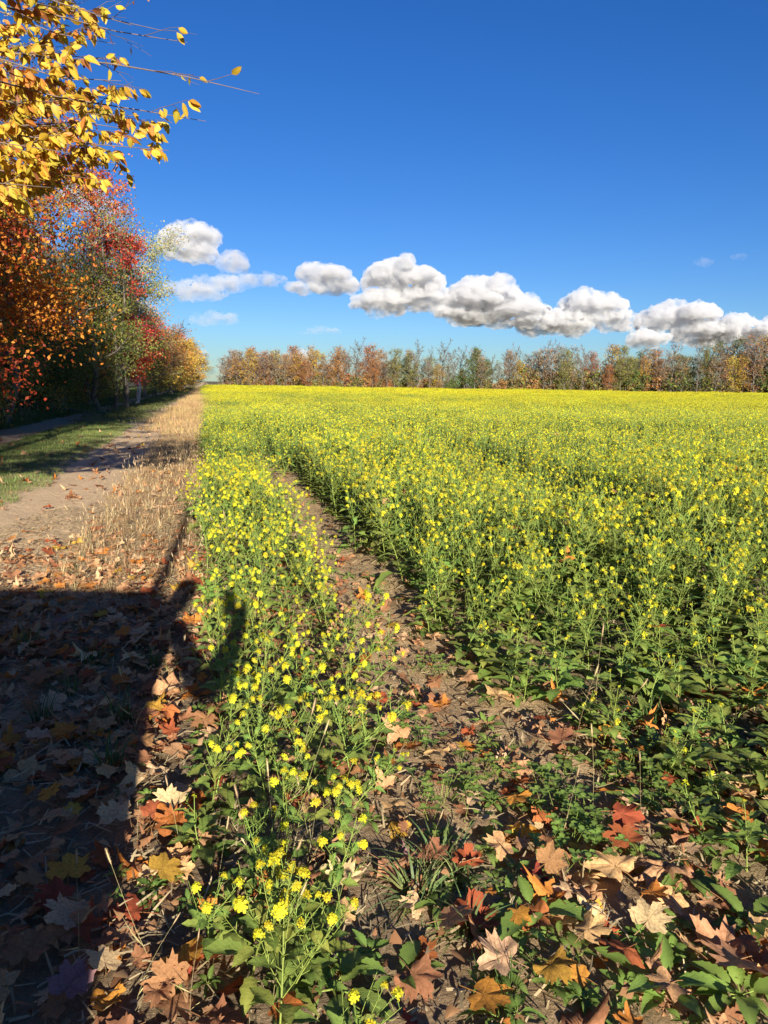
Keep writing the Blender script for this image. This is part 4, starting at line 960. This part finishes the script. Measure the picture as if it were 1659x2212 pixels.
# ------------------------------------------------------------------ photographer and an added, unseen stand-in van behind the camera (they throw the big shadow)
SUNAZ = math.atan2(.196, -.98)
M_cloth = plain('dark_jacket', (.03, .035, .05), .9, 0, .4); M_skin = plain('skin', (.45, .27, .19), .55); M_phone = plain('phone_black', (.02, .02, .02), .3)
import bmesh
def person():
    me = bpy.data.meshes.new('person'); bm = bmesh.new(); lay = bm.verts.layers.skin.verify()
    J = {}
    def j(n, p, r, par=None):
        v = bm.verts.new(p); v[lay].radius = (r, r) if not hasattr(r, '__len__') else r; J[n] = v
        if par: bm.edges.new((J[par], v))
        else: v[lay].use_root = True
    bx, by = -.47, -.42
    j('pelvis', (bx, by, .98), (.17, .12)); j('waist', (bx, by, 1.15), (.15, .11), 'pelvis'); j('chest', (bx+.02, by, 1.36), (.19, .12), 'waist'); j('neckb', (bx+.08, by, 1.51), .075, 'chest')
    j('neck', (bx+.14, by, 1.58), .06, 'neckb'); j('head', (bx+.20, by+.02, 1.70), (.095, .105), 'neck'); j('crown', (bx+.21, by+.02, 1.79), .08, 'head')
    for s, nm in ((1, 'r'), (-1, 'l')):
        j('hip'+nm, (bx+s*.10, by, .90), .10, 'pelvis'); j('knee'+nm, (bx+s*.12, by+.03, .50), .062, 'hip'+nm); j('ank'+nm, (bx+s*.13, by, .09), .045, 'knee'+nm); j('toe'+nm, (bx+s*.15, by+.17, .04), .035, 'ank'+nm)
    j('shr', (bx+.19, by+.02, 1.45), .07, 'chest'); j('elr', (-.10, -.34, 1.13), .082, 'shr'); j('wrr', (.02, -.17, 1.34), .055, 'elr'); j('palm', (.03, -.07, 1.45), (.03, .04), 'wrr')
    for i in range(4):
        j('f%d' % i, (.055, -.045, 1.455+i*.022), .009, 'palm'); j('g%d' % i, (.062, -.025, 1.46+i*.022), .008, 'f%d' % i)
    j('th', (-.01, -.04, 1.47), .010, 'palm'); j('tt', (-.03, -.03, 1.49), .009, 'th')
    j('shl', (bx-.19, by, 1.43), .07, 'chest'); j('ell', (bx-.26, by, 1.15), .05, 'shl'); j('wrl', (bx-.27, by+.08, .90), .036, 'ell'); j('pl', (bx-.27, by+.10, .83), .035, 'wrl')
    for i in range(4): j('h%d' % i, (bx-.29+i*.018, by+.12, .76), .009, 'pl')
    bm.to_mesh(me); bm.free(); me.materials.append(M_cloth)
    o = link('person', me); sk = o.modifiers.new('skin', 'SKIN'); sk.use_smooth_shade = True; o.modifiers.new('sub', 'SUBSURF').render_levels = 2
    return tag(o, 'photographer in dark jacket holding up a phone, casting the arm-shaped shadow', 'person')
person()
g = G(); box(g, (-.075, -.020, 1.42), (.005, -.011, 1.575)); o = link('phone', g.mesh('phone', [M_phone], False)); bv = o.modifiers.new('b', 'BEVEL'); bv.width = .003
tag(o, 'black phone held up in the photographer hand', 'phone')
def van():
    pt_, gl, ty, dk = plain('van_paint', (.55, .56, .58), .3), plain('dark_glass', (.02, .025, .03), .05), plain('tyre_rubber', (.02, .02, .02), .8), plain('rack_metal', (.08, .08, .08), .4, .8)
    root = bpy.data.objects.new('shadow_van', None); COL.objects.link(root); root.location = (-1.08, -3.95, 0); root.rotation_euler = (0, 0, .0)  # guessed vehicle, placed out of view to throw the square shadow
    g = G(); prof = [(-2.4, .35), (2.35, .35), (2.4, .9), (2.2, 1.15), (2.12, 1.3), (2.05, 2.12), (1.9, 2.19), (-2.3, 2.19), (-2.4, 1.9)]
    n = len(prof); V = [(-1.0, a, b) for a, b in prof]+[(1.0, a, b) for a, b in prof]
    bm = bmesh.new(); vs = [bm.verts.new(v) for v in V]
    bm.faces.new(vs[:n]); bm.faces.new(vs[n:][::-1])
    for k in range(n): bm.faces.new((vs[k], vs[n+k], vs[n+(k+1) % n], vs[(k+1) % n]))
    me = bpy.data.meshes.new('body'); bm.to_mesh(me); bm.free(); me.materials.append(pt_); b = link('body', me, root); bb = b.modifiers.new('b', 'BEVEL'); bb.width = .05; bb.segments = 3
    for s in (-1, 1):
        for yc in (-1.5, 1.55):
            g = G(); th = np.arange(24)*PI/12
            tube(g, [(s*.80, yc, .35), (s*1.02, yc, .35)], .35, 24); V = [(s*1.02, yc+.35*math.cos(a), .35+.35*math.sin(a)) for a in th]+[(s*1.02, yc, .35)]
            g.add(V, [(k, (k+1) % 24, 24) for k in range(24)]); w = link('wheel', g.mesh('wheel', [ty]), root)
        g = G(); box(g, (s*1.002-.01, .2, 1.3), (s*1.002+.01, 1.75, 1.85)); link('window', g.mesh('window', [gl], False), root)
        g = G(); box(g, (s*.7-.08, 2.36, .75), (s*.7+.08, 2.42, .9)); link('headlight', g.mesh('headlight', [plain('lamp_glass', (.7, .7, .7), .1)], False), root)
    g = G()
    for yy in (1.2, -.2, -1.6): box(g, (-.95, yy-.03, 2.30), (.95, yy+.03, 2.34))
    for s in (-.9, .9):
        for yy in (1.2, -.2, -1.6): box(g, (s-.02, yy-.02, 2.18), (s+.02, yy+.02, 2.30))
    link('shadow_rack', g.mesh('shadow_rack', [dk], False), root)  # crossbars added on the stand-in van to throw a thin shadow band
    g = G(); tube(g, [(.94, 1.7, 2.12), (1.0, 1.7, 2.8), (1.0, 1.7, 3.4)], [.04, .04, .03], 10); link('shadow_mast', g.mesh('shadow_mast', [dk]), root)  # invented pole, added only to cast the narrow shadow sliver
    return tag(root, 'unseen grey stand-in van added behind the photographer, casting the wide square shadow', 'van')
van()

# ------------------------------------------------------------------ light
SE = R(16.2)
sd = bpy.data.lights.new('sun', 'SUN'); sd.energy = 5.0; sd.angle = R(.5); sd.color = (1.0, .92, .80)
so = bpy.data.objects.new('sun', sd); COL.objects.link(so)
dirv = Vector((-.196, .98, 0)).normalized()*math.cos(SE)+Vector((0, 0, -math.sin(SE)))
so.rotation_euler = dirv.to_track_quat('-Z', 'Y').to_euler(); so.location = (5, -20, 20)
w = bpy.data.worlds.new('World'); S.world = w; w.use_nodes = True; t = w.node_tree; t.nodes.clear()
sky = t.nodes.new('ShaderNodeTexSky'); sky.sky_type = 'NISHITA'; sky.sun_disc = False; sky.sun_elevation = SE; sky.sun_rotation = SUNAZ
sky.altitude = 300; sky.air_density = 1.0; sky.dust_density = .2; sky.ozone_density = 2.5
gm = t.nodes.new('ShaderNodeHueSaturation'); gm.inputs['Saturation'].default_value = 1.3; gm.inputs['Hue'].default_value = .503
bg = t.nodes.new('ShaderNodeBackground'); bg.inputs[1].default_value = .055
ou = t.nodes.new('ShaderNodeOutputWorld'); t.links.new(sky.outputs[0], gm.inputs['Color']); mx = t.nodes.new('ShaderNodeMix'); mx.data_type = 'RGBA'; mx.blend_type = 'MULTIPLY'; mx.inputs[0].default_value = 1; mx.inputs[7].default_value = (.48, .66, 1.0, 1); t.links.new(gm.outputs[0], mx.inputs[6]); t.links.new(mx.outputs[2], bg.inputs[0]); t.links.new(bg.outputs[0], ou.inputs[0])

# ------------------------------------------------------------------ render settings
S.view_settings.view_transform = 'Standard'; S.view_settings.look = 'None'; S.view_settings.exposure = 1.18; S.view_settings.gamma = 1
c = S.cycles
c.max_bounces = 8; c.diffuse_bounces = 3; c.glossy_bounces = 2; c.transmission_bounces = 4; c.transparent_max_bounces = 8; c.volume_bounces = 7
c.volume_step_rate = .25; c.volume_max_steps = 200
c.use_denoising = True
try: c.denoiser = 'OPENIMAGEDENOISE'
except Exception: pass
c.caustics_reflective = False; c.caustics_refractive = False
c.sample_clamp_indirect = 8
